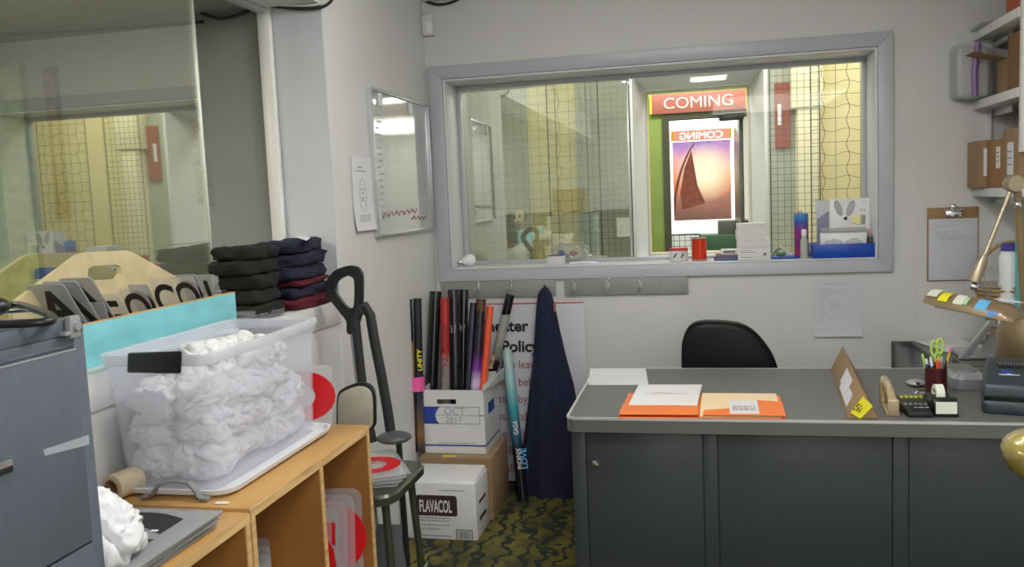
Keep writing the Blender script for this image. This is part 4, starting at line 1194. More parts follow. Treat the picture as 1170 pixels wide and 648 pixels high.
# silver desk gadget
a = D(1090, 446); c = D(1120, 446)
t = thing('label_maker', 'flat silver device with rounded corners behind the black printer', 'device', (a+c)/2)
x0, x1, y0, y1 = a.x-.002, c.x+.03, a.y-.005, a.y+.22
MB().rings([rrect(x0+.004, x1-.004, y0+.004, y1-.004, .03, DZ+.001), rrect(x0, x1, y0, y1, .035, DZ+.012), rrect(x0, x1, y0, y1, .035, DZ+.040), rrect(x0+.012, x1-.012, y0+.012, y1-.012, .03, DZ+.055)]).build('body', 'silver', t)
MB().rings([rrect(x0+.02, x1-.02, y0+.06, y1-.02, .02, DZ+.0545), rrect(x0+.022, x1-.022, y0+.062, y1-.022, .02, DZ+.060)]).build('lid', 'greyp', t)
# yellow notepad and marker behind
a = D(1088, 430); 
t = thing('notepad', 'pale yellow notepad lying behind the pen cup', 'notepad', a)
MB().hexa([a+V((0, 0, 0)), a+V((.10, 0, 0)), a+V((.11, .20, 0)), a+V((.0, .2, 0)), a+V((0, 0, .008)), a+V((.10, 0, .008)), a+V((.11, .2, .008)), a+V((0, .2, .008))], 0, .001).build('pad', 'notew', t)
m0 = a+V((.02, .09, .02)); m1 = m0+V((.06, -.085, .012))
m0, m1 = D(1103, 427, .02), D(1091, 413, .02)
t = thing('marker', 'dark marker with a yellow green band on the notepad', 'marker', m0)
MB().tube([m0, m1], .010, 12).build('barrel', 'matblack', t)
MB().tube([m0+(m1-m0)*.3, m0+(m1-m0)*.6], .0108, 12).build('band', 'yelkey', t)

# ---- dark device on the right of the desk
a = D(1121, 472); x0 = a.x; y0 = a.y-.005; x1 = x0+.30
t = thing('receipt_printer', 'dark blue grey receipt printer at the right end of the desk', 'printer', (x0, y0, DZ)); tpr = t
MB().rings([rrect(x0+.006, x1, y0+.004, y0+.29, .015, DZ+.001), rrect(x0, x1, y0, y0+.29, .02, DZ+.008), rrect(x0, x1, y0, y0+.29, .02, DZ+.034), rrect(x0+.004, x1, y0+.006, y0+.286, .02, DZ+.042)]).build('base', 'printer', t)
MB().rings([rrect(x0+.006, x1, y0+.012, y0+.284, .018, DZ+.0422), rrect(x0+.006, x1, y0+.012, y0+.284, .018, DZ+.052)]).build('slot', 'black', t)
b = MB(); zz = DZ+.0522
b.hexa([(x0, y0, zz), (x1, y0, zz), (x1, y0+.29, zz), (x0+.006, y0+.29, zz), (x0+.004, y0+.012, zz+.045), (x1, y0+.012, zz+.045), (x1, y0+.27, zz+.085), (x0+.016, y0+.27, zz+.085)], 0, .012, 3)
b.build('cover', 'printer', t)
nz_ = V((0, -.153, .988)); vz = V((0, .988, .153))
def top(x, v): return V((x0+x, y0+.012, zz+.045))+vz*v+nz_*.0008
MB().prism([top(.05, .16), top(.13, .16), top(.13, .20), top(.05, .20)], nz_*.002).build('vent_recess', 'black', t)
for k in range(9):
    MB().ob(top(.056+k*.0085, .186)+nz_*.003, X1, vz, nz_, .003, .012, .004).build('vent_tooth', 'silver', t)
MB().prism([top(.075+.018*math.cos(k*PI/8), .115+.018*math.sin(k*PI/8)) for k in range(16)], nz_*.001).build('blue_logo', 'bluep', t)
MB().prism([top(.05, .085), top(.11, .085), top(.11, .09), top(.085, .092), top(.083, .10), top(.075, .10), top(.073, .092), top(.05, .09)], nz_*.001).build('white_mark', 'paper', t)

tpr.rotation_euler.z = -.27
# ---- credenza at the back right
t = thing('credenza', 'low grey steel credenza against the back wall right of the chair', 'cabinet', (1.24, 3.95, 0))
MB().box(.962, 1.6, 3.70, 4.285, .735, .76, bev=.003).build('top', 'desktop', t)
MB().box(.975, 1.59, 3.71, 4.28, 0, .734, bev=.002).build('body', 'desk', t)
MB().box(.878, .9615, 4.255, 4.285, .35, .76, bev=.002).build('side_flange', 'desk', t)
MB().hexa([(.885, 3.74, .60), (.9612, 3.72, .60), (.9612, 4.254, .60), (.885, 4.254, .60), (.885, 3.72, .62), (.9612, 3.72, .735), (.9612, 4.254, .735), (.885, 4.254, .755)]).build('drop_leaf', 'deskedge', t)
# papers on the credenza
a = P(1062, 392, 'z', .762); 
for i, (px, py, lb, w_, h_, rz) in enumerate(((1080, 397, 'white papers on the credenza left of the wire rack', .216, .28, .25), (1112, 404, 'white papers under the silver rack on the credenza', .216, .2, -.2))):
    c = P(px, py, 'z', .7625+.004*i); u = V((math.cos(rz), math.sin(rz), 0)); v = V((-u.y, u.x, 0))
    sheet('paper_sheet', lb, 'paper', c-u*.05-v*.1, c+u*(w_-.05)-v*.1, c-u*.05+v*(h_-.1), 'paper', .003)
# silver desk rack (step file)
t = thing('file_rack', 'silver slanted wire file rack on the credenza', 'file rack', P(1115, 410, 'z', .765))
y_ = 3.80
for k, ((ax_, ay_), (bx_, by_)) in enumerate((((1096, 416), (1130, 367)), ((1138, 405), (1152, 378)))):
    a = P(ax_, ay_, 'y', y_+.05*k); c = P(bx_, by_, 'y', y_+.05*k)
    a.z = max(a.z, .765)
    MB().prism([a, a+V((.034, 0, 0)), c+V((.028, 0, 0)), c], (0, .03, 0), 0, .003).build('upright', 'silver', t)
a = P(1132, 372, 'y', y_)
MB().tube([a, a+V((.03, .0, -.006)), a+V((.07, .02, -.02))], .008, 8).build('rail', 'silver', t)
a = P(1112, 412, 'y', y_); a.z = .766
MB().box(a.x-.04, a.x+.15, y_, y_+.2, .764, .78, bev=.004).build('foot_plate', 'silver', t)
a = P(1118, 407, 'y', y_+.02)
MB().prism([a+V((0, 0, -.01)), a+V((.09, 0, 0)), a+V((.12, 0, .09)), a+V((.03, 0, .09))], (0, .003, 0)).build('divider', 'plateg', t)

# ---- chair
t = thing('office_chair', 'black leather office chair behind the desk', 'chair', (.10, 3.93, 0))
outl = [(780, 455), (779, 430), (778.5, 405), (780, 388), (786, 374), (796, 367.5), (812, 366), (832, 367), (848, 370), (862, 378), (874, 391), (884, 407), (892, 430), (900, 455)]
yc = 3.88
fr = [P(x, y, 'y', yc) for x, y in smooth2(outl)[:-4]]
base = [V((p.x, p.y, .50)) for p in (fr[-1], fr[0])]
full = fr+[V((fr[-1].x-.03, yc, .55)), V((fr[-1].x-.07, yc, .47)), V((fr[0].x+.05, yc, .47)), V((fr[0].x+.01, yc, .55))]
cen = sum(full, V((0, 0, 0)))/len(full)
def sh(k, dy): return [cen+(p-cen)*k+V((0, dy, 0)) for p in full]
MB().rings([sh(.80, -.045), sh(.92, -.040), sh(.985, -.022), sh(1, 0), sh(.99, .03), sh(.94, .048), sh(.8, .055)]).build('backrest', 'leather', t, angle=60)
MB().rings([sh(.97, -.033), sh(.99, -.0285), sh(.975, -.027), sh(.955, -.032)], closed=True).build('piping', 'leather', t)
MB().box(-.13, .36, 3.66+.02, 3.93, .42, .50, bev=.03, seg=3).build('seat', 'leather', t)
MB().cyl((.11, 3.84, .12), (.11, 3.84, .42), .028).build('gas_column', 'black', t)
for k in range(5):
    an = k*2*PI/5+.3; e = V((.11+.2*math.cos(an), 3.84+.2*math.sin(an), .07))
    MB().tube([(.11, 3.84, .13), e], [.026, .016], 8).build('foot', 'black', t)
    MB().cyl(e+V((0, -.012, -.04)), e+V((0, .012, -.04)), .028, 14).build('caster', 'black', t)

# ---- window sill things
SZ = wz0+.009
def Wd(px, py, y=4.36): return P(px, py, 'y', y)


def on_sill(px, y): a = P(px, 296, 'y', y); return V((a.x, y, SZ))


c = on_sill(534, 4.40)
t = thing('light_bulb', 'white light bulb lying in the left corner of the window sill', 'light bulb', c)
dd = V((-.8, -.5, -.12)).normalized()
MB().lathe(c+V((.012, 0, .032)), [(.001, -.034), (.02, -.028), (.031, -.012), (.033, .002), (.026, .022), (.016, .036), (.014, .04)], 20, 0, dd).build('globe', 'papergl', t)
MB().lathe(c+V((.012, 0, .032))+dd*.0405, [(.013, 0), (.0135, .006), (.0125, .008), (.0135, .013), (.0125, .016), (.012, .022), (.004, .026)], 16, 0, dd).build('screw_base', 'alu', t)
c = on_sill(635, 4.30)
a0, a1 = Wd(625, 304, 4.275), Wd(644, 304, 4.275)
t = thing('small_box', 'tiny white card box standing at the edge of the window sill', 'box', V((a0.x, 4.29, SZ)))
MB().box(a0.x, a1.x, 4.285, 4.35, SZ, SZ+.048, bev=.001).build('box_body', 'cardw', t)
MB().box(a0.x+.004, a1.x-.004, 4.289, 4.346, SZ+.0483, SZ+.050).build('opening_shade', 'ink', t)  # black sheet painted for the shade inside the open box
t = thing('plastic_bag', 'crumpled clear bag of small clips on the window sill', 'bag', on_sill(650, 4.42))
c = on_sill(648, 4.43)
MB().ball(c+V((.01, 0, .05)), .055, sc=(1.5, .9, .8), sub=4, nz=.35, nf=2.6, seed=3, ridge=True).build('bag_film', 'platec', t, angle=80)
for k, (dx_, dz_, mk) in enumerate(((-.03, .055, 'bluep'), (-.005, .04, 'greyp'), (.035, .05, 'inkr'), (.02, .03, 'chrome'))):
    MB().ball(c+V((dx_, 0, dz_)), .016, sc=(1.4, .6, .7), sub=2, nz=.3, seed=k).build('clip', mk, t)
c = on_sill(662, 4.34)
t = thing('plastic_cutlery', 'clear plastic strip lying on the sill right of the tiny box', 'plastic strip', c)
MB().tube([c+V((-.05, -.01, .006)), c+V((0, 0, .008)), c+V((.06, -.012, .006)), c+V((.1, -.01, .005))], [.004, .006, .009, .004], 8).build('strip', 'papergl', t)

# tape pack, spool, stationery
a, e = on_sill(765, 4.31), on_sill(786, 4.31)
r = (e.x-a.x)/2
c = V(((a.x+e.x)/2, 4.31+r, SZ))
t = thing('tape_roll_pack', 'red and white wrapped tape roll on the window sill', 'tape', c)
MB().lathe(c, [(r, .001), (r*1.01, .004), (r*1.01, .062), (r, .066), (r*.6, .066), (r*.6, .002)], 28).build('roll', 'cardw', t)
MB().lathe(c, [(r*.6, .0665), (r*1.015, .0665), (r*1.02, .054), (r*1.015, .054), (r*1.0, .060)], 28).build('red_band', 'red', t)
for k in (-1, 1):
    MB().prism([c+V((k*.018-.012, -r*1.02, .02)), c+V((k*.018-.002, -r*1.02, .02)), c+V((k*.018+.012, -r*1.02, .042)), c+V((k*.018+.002, -r*1.02, .042))], (0, .004, 0)).build('printed_mark', 'inkg', t)
a, e = on_sill(790, 4.33), on_sill(808, 4.33); r = (e.x-a.x)/2
c = V(((a.x+e.x)/2, 4.33+r, SZ)); hh = P(800, 271, 'y', 4.33+r).z-SZ
t = thing('ribbon_spool', 'shiny red ribbon spool standing on the window sill', 'spool', c)
MB().lathe(c, [(r, .0005), (r, .005), (r*.93, .007)], 28).build('lower_flange', 'plateg', t)
MB().lathe(c, [(r*.93, .0072), (r*.95, hh*.3), (r*.93, hh*.6), (r*.94, hh-.008)], 28).build('ribbon', 'spool', t)
MB().lathe(c, [(r*.93, hh-.0078), (r, hh-.005), (r, hh), (r*.3, hh)], 28).build('upper_flange', 'plateg', t)
# dark and white small packs
a, e = on_sill(816, 4.34), on_sill(845, 4.34)
for k, (mt, z0_, z1_, s_, lb) in enumerate((('bluep', 0, .016, 0, 'dark blue flat pack at the bottom of the small stack on the sill'), ('card2', .016, .028, .008, 'brown flat pack in the small stack on the sill'), ('papergl', .028, .052, .035, 'white flat pack on top of the small stack on the sill'))):
    t = thing('small_pack', lb, 'pack', V(((a.x+e.x)/2, 4.38, SZ+z0_)), 'small packs left of the white boxes')
    MB().box(a.x+s_, e.x, 4.335+.002*k, 4.42, SZ+z0_+.0003, SZ+z1_, bev=.002).build('wrapper', mt, t)
    MB().box(a.x+s_+.01, e.x-.02, 4.3342+.002*k, 4.3349+.002*k, SZ+z0_+.005, SZ+z1_-.004).build('printed_line', 'inkg', t)
# stack of white boxes
yb = 4.30
X_ = lambda px: P(px, 280, 'y', yb).x
Z_ = lambda py: P(862, py, 'y', yb).z
h4 = [SZ, Z_(283.5), Z_(274), Z_(264.3), Z_(255.5)]
st = [(843, 880, 'large white printed box at the bottom of the sill stack'), (843, 880, 'plain white box, second from bottom of the sill stack'), (842, 875, 'white box with an overhanging lid, third in the sill stack'), (843, 876, 'topmost thin white box of the sill stack')]
for k, (a, c, lb) in enumerate(st):
    z0_, z1_ = h4[k]+.0006, h4[k+1]
    t = thing('white_carton', lb, 'box', V(((X_(a)+X_(c))/2, yb+.06, z0_)), 'white boxes stacked on the sill')
    MB().box(X_(a), X_(c), yb+.003*k, yb+.15, z0_, z1_, bev=.0015).build('carton', 'cardw', t)
    if k == 0:
        strokes([(.012, .045, .05), (.012, .036, .07), (.012, .012, .05)], (X_(a), yb-.0002, z0_), X1, Z1, -Y1, 'inkg', t, .003)
        MB().box(X_(c)-.032, X_(c)-.018, yb-.0008, yb-.0002, z0_+.02, z0_+.034).build('printed_mark', 'inkg', t)
    else:
        MB().box(X_(a)-.001, X_(c)+.001, yb+.003*k-.001, yb+.15, z1_-.006, z1_+.0004, bev=.001).build('lid', 'cardw', t)
# pliers, blue card
a, e = on_sill(882, 4.34), on_sill(906, 4.34)
tag(MB().box(a.x, e.x+.03, 4.33, 4.44, SZ+.0003, SZ+.008, bev=.001).build('blue_card', 'blue'), 'flat blue card under the pliers on the window sill', 'card')
t = thing('pliers', 'small pliers with green and grey handles on the blue card', 'pliers', V((a.x+.03, 4.37, SZ+.009)))
p = V(((a.x+e.x)/2-.005, 4.38, SZ+.05))
MB().tube([p, p+V((-.02, -.01, -.01)), p+V((-.04, -.02, -.035))], [.005, .006, .005], 8).build('handle', 'greyp', t)
MB().tube([p, p+V((.025, -.01, -.012)), p+V((.045, -.02, -.036))], [.005, .006, .005], 8).build('handle', 'silver', t)
MB().tube([p, p+V((.0, .02, .012))], [.006, .003], 8).build('jaw', 'chrome', t)
MB().ball((p.x, 4.36, SZ+.021), .014, sc=(1.8, 1, .8), sub=2).build('green_grip', mat('green grip', (.06, .22, .07), .5), t)
# colourful cup
a, e = on_sill(908.5, 4.36), on_sill(925, 4.36); r = (e.x-a.x)/2; c = V(((a.x+e.x)/2, 4.36+r, SZ)); hh = P(916, 244, 'y', 4.36+r).z-SZ
t = thing('tall_cup', 'tall purple and blue paper cup on the window sill', 'cup', c)
MB().pipe(c+V((0, 0, .001)), c+V((0, 0, hh)), r, r-.0015, 24).cyl(c+V((0, 0, .0005)), c+V((0, 0, .002)), r-.001, 24).build('cup', band_mat('cup print', [(0, (.45, .02, .12)), (.35, (.16, .02, .22)), (.6, (.3, .02, .2)), (.8, (.03, .1, .4)), (1, (.06, .3, .7))], 0, hh, .4), t)
for k, (mt, dx_, lb) in enumerate((('red', -.012, 'red pencil standing in the purple cup'), ('inkg', .0, 'dark pencil standing in the purple cup'))):
    MB_ = MB().tube([c+V((dx_*.5, 0, .003)), c+V((dx_, -.005, hh+.01)), c+V((dx_*1.2, -.006, hh+.025-.008*k))], [.003, .003, .001], 6).build('pencil', mt)
    tag(MB_, lb, 'pencil', 'pencils in the purple cup')
# small bottle
c = on_sill(919, 4.31)+V((0, .0, 0))
t = thing('small_bottle', 'small clear bottle with a white cap before the purple cup', 'bottle', c)
hb_ = P(919, 262, 'y', 4.31).z-SZ
MB().lathe(c, [(.016, .0005), (.0175, .004), (.0175, hb_*.6), (.012, hb_*.72), (.011, hb_*.78)], 20).build('body', mat('pale green plastic', (.42, .47, .40), .25), t)
MB().lathe(c, [(.012, hb_*.782), (.0125, hb_*.98), (.010, hb_)], 20).build('cap', 'papergl', t)
# blue tray
a, e = on_sill(929, 4.30), on_sill(1001, 4.30)
x0, x1, y0, y1 = a.x, e.x, 4.30, 4.47; hh = P(965, 278.5, 'y', 4.30).z-SZ
t = thing('blue_tray', 'bright blue plastic tray at the right end of the window sill', 'tray', V(((x0+x1)/2, (y0+y1)/2, SZ)))
b = MB(); T_ = .003
b.box(x0, x1, y0, y0+T_, SZ+.0005, SZ+hh, bev=.001).box(x0, x1, y1-T_, y1, SZ+.0005, SZ+hh, bev=.001).box(x0, x0+T_, y0+T_, y1-T_, SZ+.0005, SZ+hh).box(x1-T_, x1, y0+T_, y1-T_, SZ+.0005, SZ+hh).box(x0+T_, x1-T_, y0+T_, y1-T_, SZ+.0005, SZ+.004)
b.build('tray_body', 'blue', t)
# contents
zt2 = SZ+.0045
t = thing('packet', 'white blister packet standing in the blue tray', 'packet', (x0+.09, 4.33, zt2))
a = P(937, 276, 'y', 4.35); c = P(990, 264, 'y', 4.35)
MB().box(a.x, c.x, 4.345, 4.36, zt2, c.z, bev=.003).build('card', 'papergl', t)
MB().box(a.x, c.x, 4.335, 4.3445, c.z-.002, c.z+.02, bev=.004).build('clear_edge', 'plateg', t)
for k, px in enumerate((952, 975)):
    q = P(px, 276, 'y', 4.33)
    t2 = MB().ball((q.x, 4.325, q.z+.008), .026, sc=(1.4, .5, .7), sub=3, nz=.35, seed=k+11, ridge=True).build('clear_packet', 'platec')
    t2.location.z = SZ+hh-.02
    tag(t2, ('left' if k == 0 else 'right')+' of two crinkled clear packets in the front of the blue tray', 'packet', 'packets in the blue tray')
q = P(995, 273, 'y', 4.36)
tag(MB().box(q.x-.014, q.x+.016, 4.345, 4.375, zt2, q.z+.012, bev=.004).build('black_cap', 'black'), 'small black box at the right end of the blue tray', 'box')
q = P(994, 265, 'y', 4.40)
t = thing('lotion_bottle', 'small bottle with a pink top in the blue tray', 'bottle', (q.x, 4.40, zt2))
MB().lathe((q.x, 4.40, zt2), [(.014, 0), (.015, .06), (.013, q.z-zt2-.015)], 16).build('body', mat('lilac plastic', (.3, .3, .42), .4), t)
MB().lathe((q.x, 4.40, q.z-.0148), [(.013, 0), (.013, .02), (.008, .03)], 16).build('cap', mat('pale pink', (.65, .35, .34), .4), t)
# rabbit-ear packet: white card with window and two oval wings
t = thing('product_box', 'white display box with two grey ear shapes behind the blue tray', 'box', P(975, 280, 'y', 4.43))
yk = 4.42
a, c = P(948, 258, 'y', yk), P(995, 226, 'y', yk)
b_ = P(965, 236, 'y', yk)
zb_ = SZ+.0045
w0, w1, wz_ = P(973, 250, 'y', yk).x, P(989, 250, 'y', yk).x, P(975, 246, 'y', yk).z
b = MB()
b.box(a.x, w0, yk, yk+.006, zb_, c.z, bev=.001).box(w1, c.x, yk, yk+.006, zb_, c.z, bev=.001).box(w0, w1, yk, yk+.006, wz_, c.z).box(w0, w1, yk, yk+.006, zb_, a.z)
b.build('front_panel', 'papergl', t)
MB().box(a.x, c.x, yk+.0062, yk+.045, zb_, zb_+.01).build('box_floor', 'papergl', t)
for px, lean in ((958, -.35), (972, .35)):
    q = P(px, 238, 'y', yk-.001); o_ = []; i2 = []
    for k in range(20):
        an = 2*PI*k/20; x, z = .016*math.cos(an), .040*math.sin(an); X2, Z2 = x*math.cos(lean)-z*math.sin(-lean)*1, z*math.cos(lean)-x*math.sin(lean)
        o_.append(q+V((X2, 0, Z2))); i2.append(q+V((X2*.8, -.0008, Z2*.8)))
    MB().prism(o_, (0, .0006, 0)).build('ear_print', 'inkl', t)
    MB().prism(i2, (0, .0006, 0)).build('ear_print_inner', mat('light grey print', (.45, .46, .46), .5), t)
q = P(966, 250, 'y', yk-.001)
MB().prism([q+V((-.012, 0, -.0)), q+V((.006, 0, -.01)), q+V((.009, 0, .012)), q+V((-.002, 0, .008))], (0, .0006, 0)).build('dark_print', 'ink', t)
strokes([(0, 0, .02), (-.012, -.035, .03), (-.012, -.042, .034)], P(985, 231, 'y', yk-.0005), X1, Z1, -Y1, 'inkl', t, .003)
a, c = P(933, 262, 'y', 4.44), P(947, 229, 'y', 4.44)
t = thing('product_box', 'narrow silver and lilac packet left of the ear box', 'box', (a.x, 4.44, zb_))
MB().box(a.x, c.x, 4.43, 4.45, zb_, c.z, bev=.002).build('packet', 'paperb', t)
MB().prism([(a.x+.001, 4.4295, zb_+.03), (c.x-.001, 4.4295, zb_+.03), (c.x-.001, 4.4295, c.z-.05), (a.x+.001, 4.4295, c.z-.09)], (0, -.0006, 0)).build('lilac_print', mat('lilac print', (.26, .25, .36), .4), t)

# ---- right wall shelves
sx = P(1112, 36, 'y', 4.3).x
for k, (py0, lb) in enumerate(((36, 'topmost'), (115, 'middle'), (214, 'lowest'))):
    a = P(1112, py0, 'y', 4.29)
    t = thing('wall_shelf', lb+' white shelf on the right wall near the back corner', 'shelf', (sx+.18, 4.0, a.z-.04), 'white shelves on the right wall')
    yn = 3.74
    MB().box(sx, 1.6195, yn, 4.2985, a.z-.042, a.z-.004, bev=.002).build('board', 'white', t)
    MB().box(sx+.08, sx+.095, 4.05, 4.2983, a.z-.075, a.z-.0425, bev=.002).build('bracket', 'alu', t)
t = thing('shelf_upright', 'white vertical end board of the right wall shelves', 'shelf end', (1.4, 3.68, .78))
MB().box(sx+.005, 1.6195, 3.712, 3.738, 1.60, 2.50, bev=.002).build('board', 'trimw', t)
t = thing('shelf_track', 'slim white metal shelf track on the back wall', 'shelf track', (1.3, 4.29, 1.2))
a = P(1130, 100, 'y', 4.29)
MB().box(a.x-.012, a.x+.012, 4.284, 4.2995, 1.50, 1.80, bev=.002).build('track', 'white', t)
# boxes on shelves
zl = P(1104, 214, 'y', 4.29).z-.004
def carton(x0, x1, y0, y1, z0, z1, label, mt='card', labels=(), group='cardboard boxes on the right shelves', open_=False):
    t = thing('cardboard_box', label, 'box', ((x0+x1)/2, (y0+y1)/2, z0), group)
    b = MB()
    if open_:
        T_ = .004
        b.box(x0, x1, y0, y0+T_, z0, z1).box(x0, x1, y1-T_, y1, z0, z1).box(x0, x0+T_, y0+T_, y1-T_, z0, z1).box(x1-T_, x1, y0+T_, y1-T_, z0, z1).box(x0+T_, x1-T_, y0+T_, y1-T_, z0, z0+T_)
    else: b.box(x0, x1, y0, y1, z0, z1, bev=.002)
    b.build('carton', mt, t)
    for (ya, yb_, za, zb2) in labels:
        MB().box(x0-.0012, x0-.0002, ya, yb_, za, zb2).build('white_label', 'paper', t)
        strokes([(.006, (zb2-za)*f, (yb_-ya)*.7) for f in (.3, .5, .7)], (x0-.0013, yb_, za), -Y1, Z1, -X1, 'inkg', t, .005)
    return t


xa = sx+.006
t = carton(xa-.03, xa+.3, 4.12, 4.285, zl+.001, P(1103, 163, 'y', 4.28).z, 'brown box with a white strip label on the lowest shelf, against the back wall', 'card', ())
MB().box(xa-.012, xa+.004, 4.1185, 4.1195, zl+.05, zl+.17).build('white_label', 'paper', t)
bb = MB()
for q in range(7): bb.box(xa+.014, xa+.030, 4.1185, 4.1195, zl+.04+q*.02, zl+.053+q*.02)
bb.build('printed_mark', 'inkg', t)
carton(xa, xa+.3, 3.93, 4.115, zl+.001, zl+.20, 'brown box with red print in the middle of the lowest shelf', mt=mat('orange brown cardboard', (.34, .18, .07), .8, var=.1, scale=8), labels=((3.945, 3.995, zl+.08, zl+.17),))
carton(xa+.003, xa+.3, 3.745, 3.925, zl+.001, zl+.235, 'taller brown box at the near end of the lowest shelf', labels=((3.80, 3.87, zl+.05, zl+.18),))
zm = P(1112, 115, 'y', 4.29).z-.003
carton(xa+.05, xa+.34, 3.745, 4.02, zm+.001, zm+.24, 'tall brown box at the near end of the middle shelf', 'card2')
t = carton(xa+.05, xa+.33, 4.03, 4.155, zm+.001, zm+.15, 'open flapped brown box on the middle shelf', 'card', open_=True)
MB().hexa([(xa+.05, 4.03, zm+.15), (xa+.054, 4.03, zm+.15), (xa+.054, 4.155, zm+.15), (xa+.05, 4.155, zm+.15), (xa-.08, 4.02, zm+.185), (xa-.078, 4.02, zm+.188), (xa-.078, 4.15, zm+.188), (xa-.08, 4.15, zm+.185)]).build('flap', 'card', t)
MB().box(xa+.05, xa+.33, 4.025, 4.029, zm+.15, zm+.24).build('flap', 'card2', t)
# bag of paper goods sticking out
q = P(1100, 82, 'y', 4.22)
t = thing('plastic_packet', 'clear plastic packet with a purple stripe hanging off the middle shelf', 'packet', (q.x+.05, 4.2, zm))
MB().box(q.x-.03, q.x+.10, 4.18, 4.29, zm+.006, zm+.23, bev=.022, seg=3).build('contents', 'greypack', t)
MB().box(q.x-.045, q.x+.115, 4.165, 4.294, zm+.003, zm+.25, bev=.028, seg=3).build('clear_film', 'platec', t)
MB().tube([(q.x+.035, 4.162, zm+.01), (q.x+.03, 4.16, zm+.12), (q.x+.045, 4.163, zm+.24)], .012, 8).build('purple_stripe', 'purplep', t)
q = P(1085, 118, 'y', 4.28)
# top shelf items
zt3 = P(1112, 36, 'y', 4.29).z-.003
t = carton(sx+.07, sx+.3, 3.80, 4.1, zt3+.001, zt3+.10, 'orange red carton on the topmost shelf', mat('orange red carton', (.55, .12, .05), .6))
a = P(1103, 27, 'y', 4.2)
tag(MB().hexa([(sx-.02, 4.1, zt3+.001), (sx+.12, 4.1, zt3+.001), (sx+.12, 4.28, zt3+.001), (sx-.02, 4.28, zt3+.001), (sx-.02, 4.1, zt3+.012), (sx+.12, 4.1, zt3+.012), (sx+.12, 4.28, zt3+.012), (sx-.02, 4.28, zt3+.012)]).build('flat_pack', 'plateg'), 'flat grey pack at the far end of the topmost shelf', 'pack')

# ---- wicker basket with arched handle and bottle
c = V((1.31, 4.05, .7605)); zr = P(1140, 332, 'y', 3.9).z
t = thing('wicker_basket', 'brown wicker basket with an arched handle on the credenza', 'basket', c)
MB().lathe(c, [(.05, 0), (.06, .02), (.135, zr-c.z), (.142, zr-c.z+.006), (.135, zr-c.z+.012), (.125, zr-c.z), (.05, .03), (.03, .02)], 28).build('bowl', 'wicker', t)
b = MB()
b.tube([c+V((.138*math.cos(k*PI/16), 0, zr-c.z+.19*math.sin(k*PI/16))) for k in range(17)], .008, 8).build('handle', 'wicker', t)
for k in range(3):
    MB().tube([c+V(((.138-.008*k)*math.cos(a), (.138-.008*k)*math.sin(a), zr-c.z-.008-k*.018)) for a in [2*PI*j/28 for j in range(28)]], .007, 6, closed=True).build('woven_band', 'wicker', t)
q = V((1.22, 3.98, zr-.03))
o = tag(MB().ball(q+V((0, 0, .06)), .055, sc=(1, .8, 1.1), sub=4, nz=.35, nf=2.5, seed=8, ridge=True).build('plastic_bag', 'platec', angle=80), 'crumpled clear bag in the wicker basket', 'bag')
c = V((P(1152, 300, 'y', 3.95).x, 3.95, .7605)); ht = P(1152, 278, 'y', 3.95).z
c.x += .0
t = thing('spray_bottle', 'white bottle with a purple cap in the wicker basket', 'bottle', c)
c.z = zr-.20
MB().lathe(c, [(.03, .0), (.036, .006), (.036, ht-c.z-.06), (.028, ht-c.z-.035), (.024, ht-c.z-.032)], 24).build('body', 'papergl', t)
MB().lathe(c, [(.028, ht-c.z-.0318), (.029, ht-c.z-.006), (.024, ht-c.z)], 24).build('cap', mat('dark purple cap', (.08, .05, .28), .4), t)
a = P(1167, 285, 'y', 3.85)
t = thing('teal_pack', 'teal pack standing at the right edge behind the lamp', 'pack', (a.x+.04, 3.9, .76))
MB().box(a.x, a.x+.1, 3.85, 3.93, .761, P(1167, 262, 'y', 3.85).z, bev=.004).build('pack_body', 'teal', t)

# ---- tan articulated desk lamp
yl = 3.45
J = P(1158, 210, 'y', yl); E1 = P(1113, 322, 'y', yl-.02); E2 = P(1172, 372, 'y', yl+.05)
t = thing('desk_lamp', 'tan articulated desk lamp with a long shade, at the right edge', 'desk lamp', (E2.x, E2.y, .76))
MB().tube([J, J+(E1-J)*.8, J+(E1-J)*.86], [.008, .008, .012], 12).build('upper_arm', 'tanl', t)
MB().tube([J+(E1-J)*.72, J+(E1-J)*.8, E1], [.010, .019, .021], 14).build('arm_sleeve', 'tanl', t)
MB().tube([J+V((.012, .0, -.01)), E2], .0135, 12).build('lower_arm', 'tan', t)
MB().ball(J, .034, sc=(1, .8, 1), sub=3).cyl(J+V((0, -.035, 0)), J+V((0, .035, 0)), .028, 20).build('elbow', 'tanl', t)
q = P(1163, 234, 'y', yl-.03)
MB().ball(q, .013, sub=3).build('knob', 'chrome', t)
MB().ball(E1+V((0, 0, -.018)), .016, sub=3).build('shade_joint', 'chrome', t)
SA, SB = P(1066, 337, 'y', 3.42), P(1164, 355, 'y', 3.22)
ax_ = (SB-SA).normalized(); sd = ax_.cross(Z1).normalized(); upv = sd.cross(ax_)
if upv.z < 0: upv = -upv
if sd.y > 0: sd = -sd     # towards the camera
prof = []
for k in range(13):
    an = PI*k/12
    prof.append((math.cos(an), math.sin(an)))
def sring(f, w_, h, off):
    q = SA+(SB-SA)*f+upv*off
    o = [q+sd*(w_*a)+upv*(h*s_) for a, s_ in prof]
    return o
Ls = (SB-SA).length
MB().rings([sring(-.06, .030, .012, -.022), sring(-.02, .052, .035, -.024), sring(.06, .06, .044, -.026), sring(.5, .064, .046, -.028), sring(.88, .068, .048, -.03), sring(.98, .066, .036, -.03), sring(1.04, .055, .010, -.03)]).build('shade', 'tan', t)
q0_ = SA+(SB-SA)*.05+upv*-.034; q1_ = SA+(SB-SA)*.9+upv*-.034
MB().tube([q0_, q1_], .011, 10).build('fluorescent_tube', 'papergl', t)
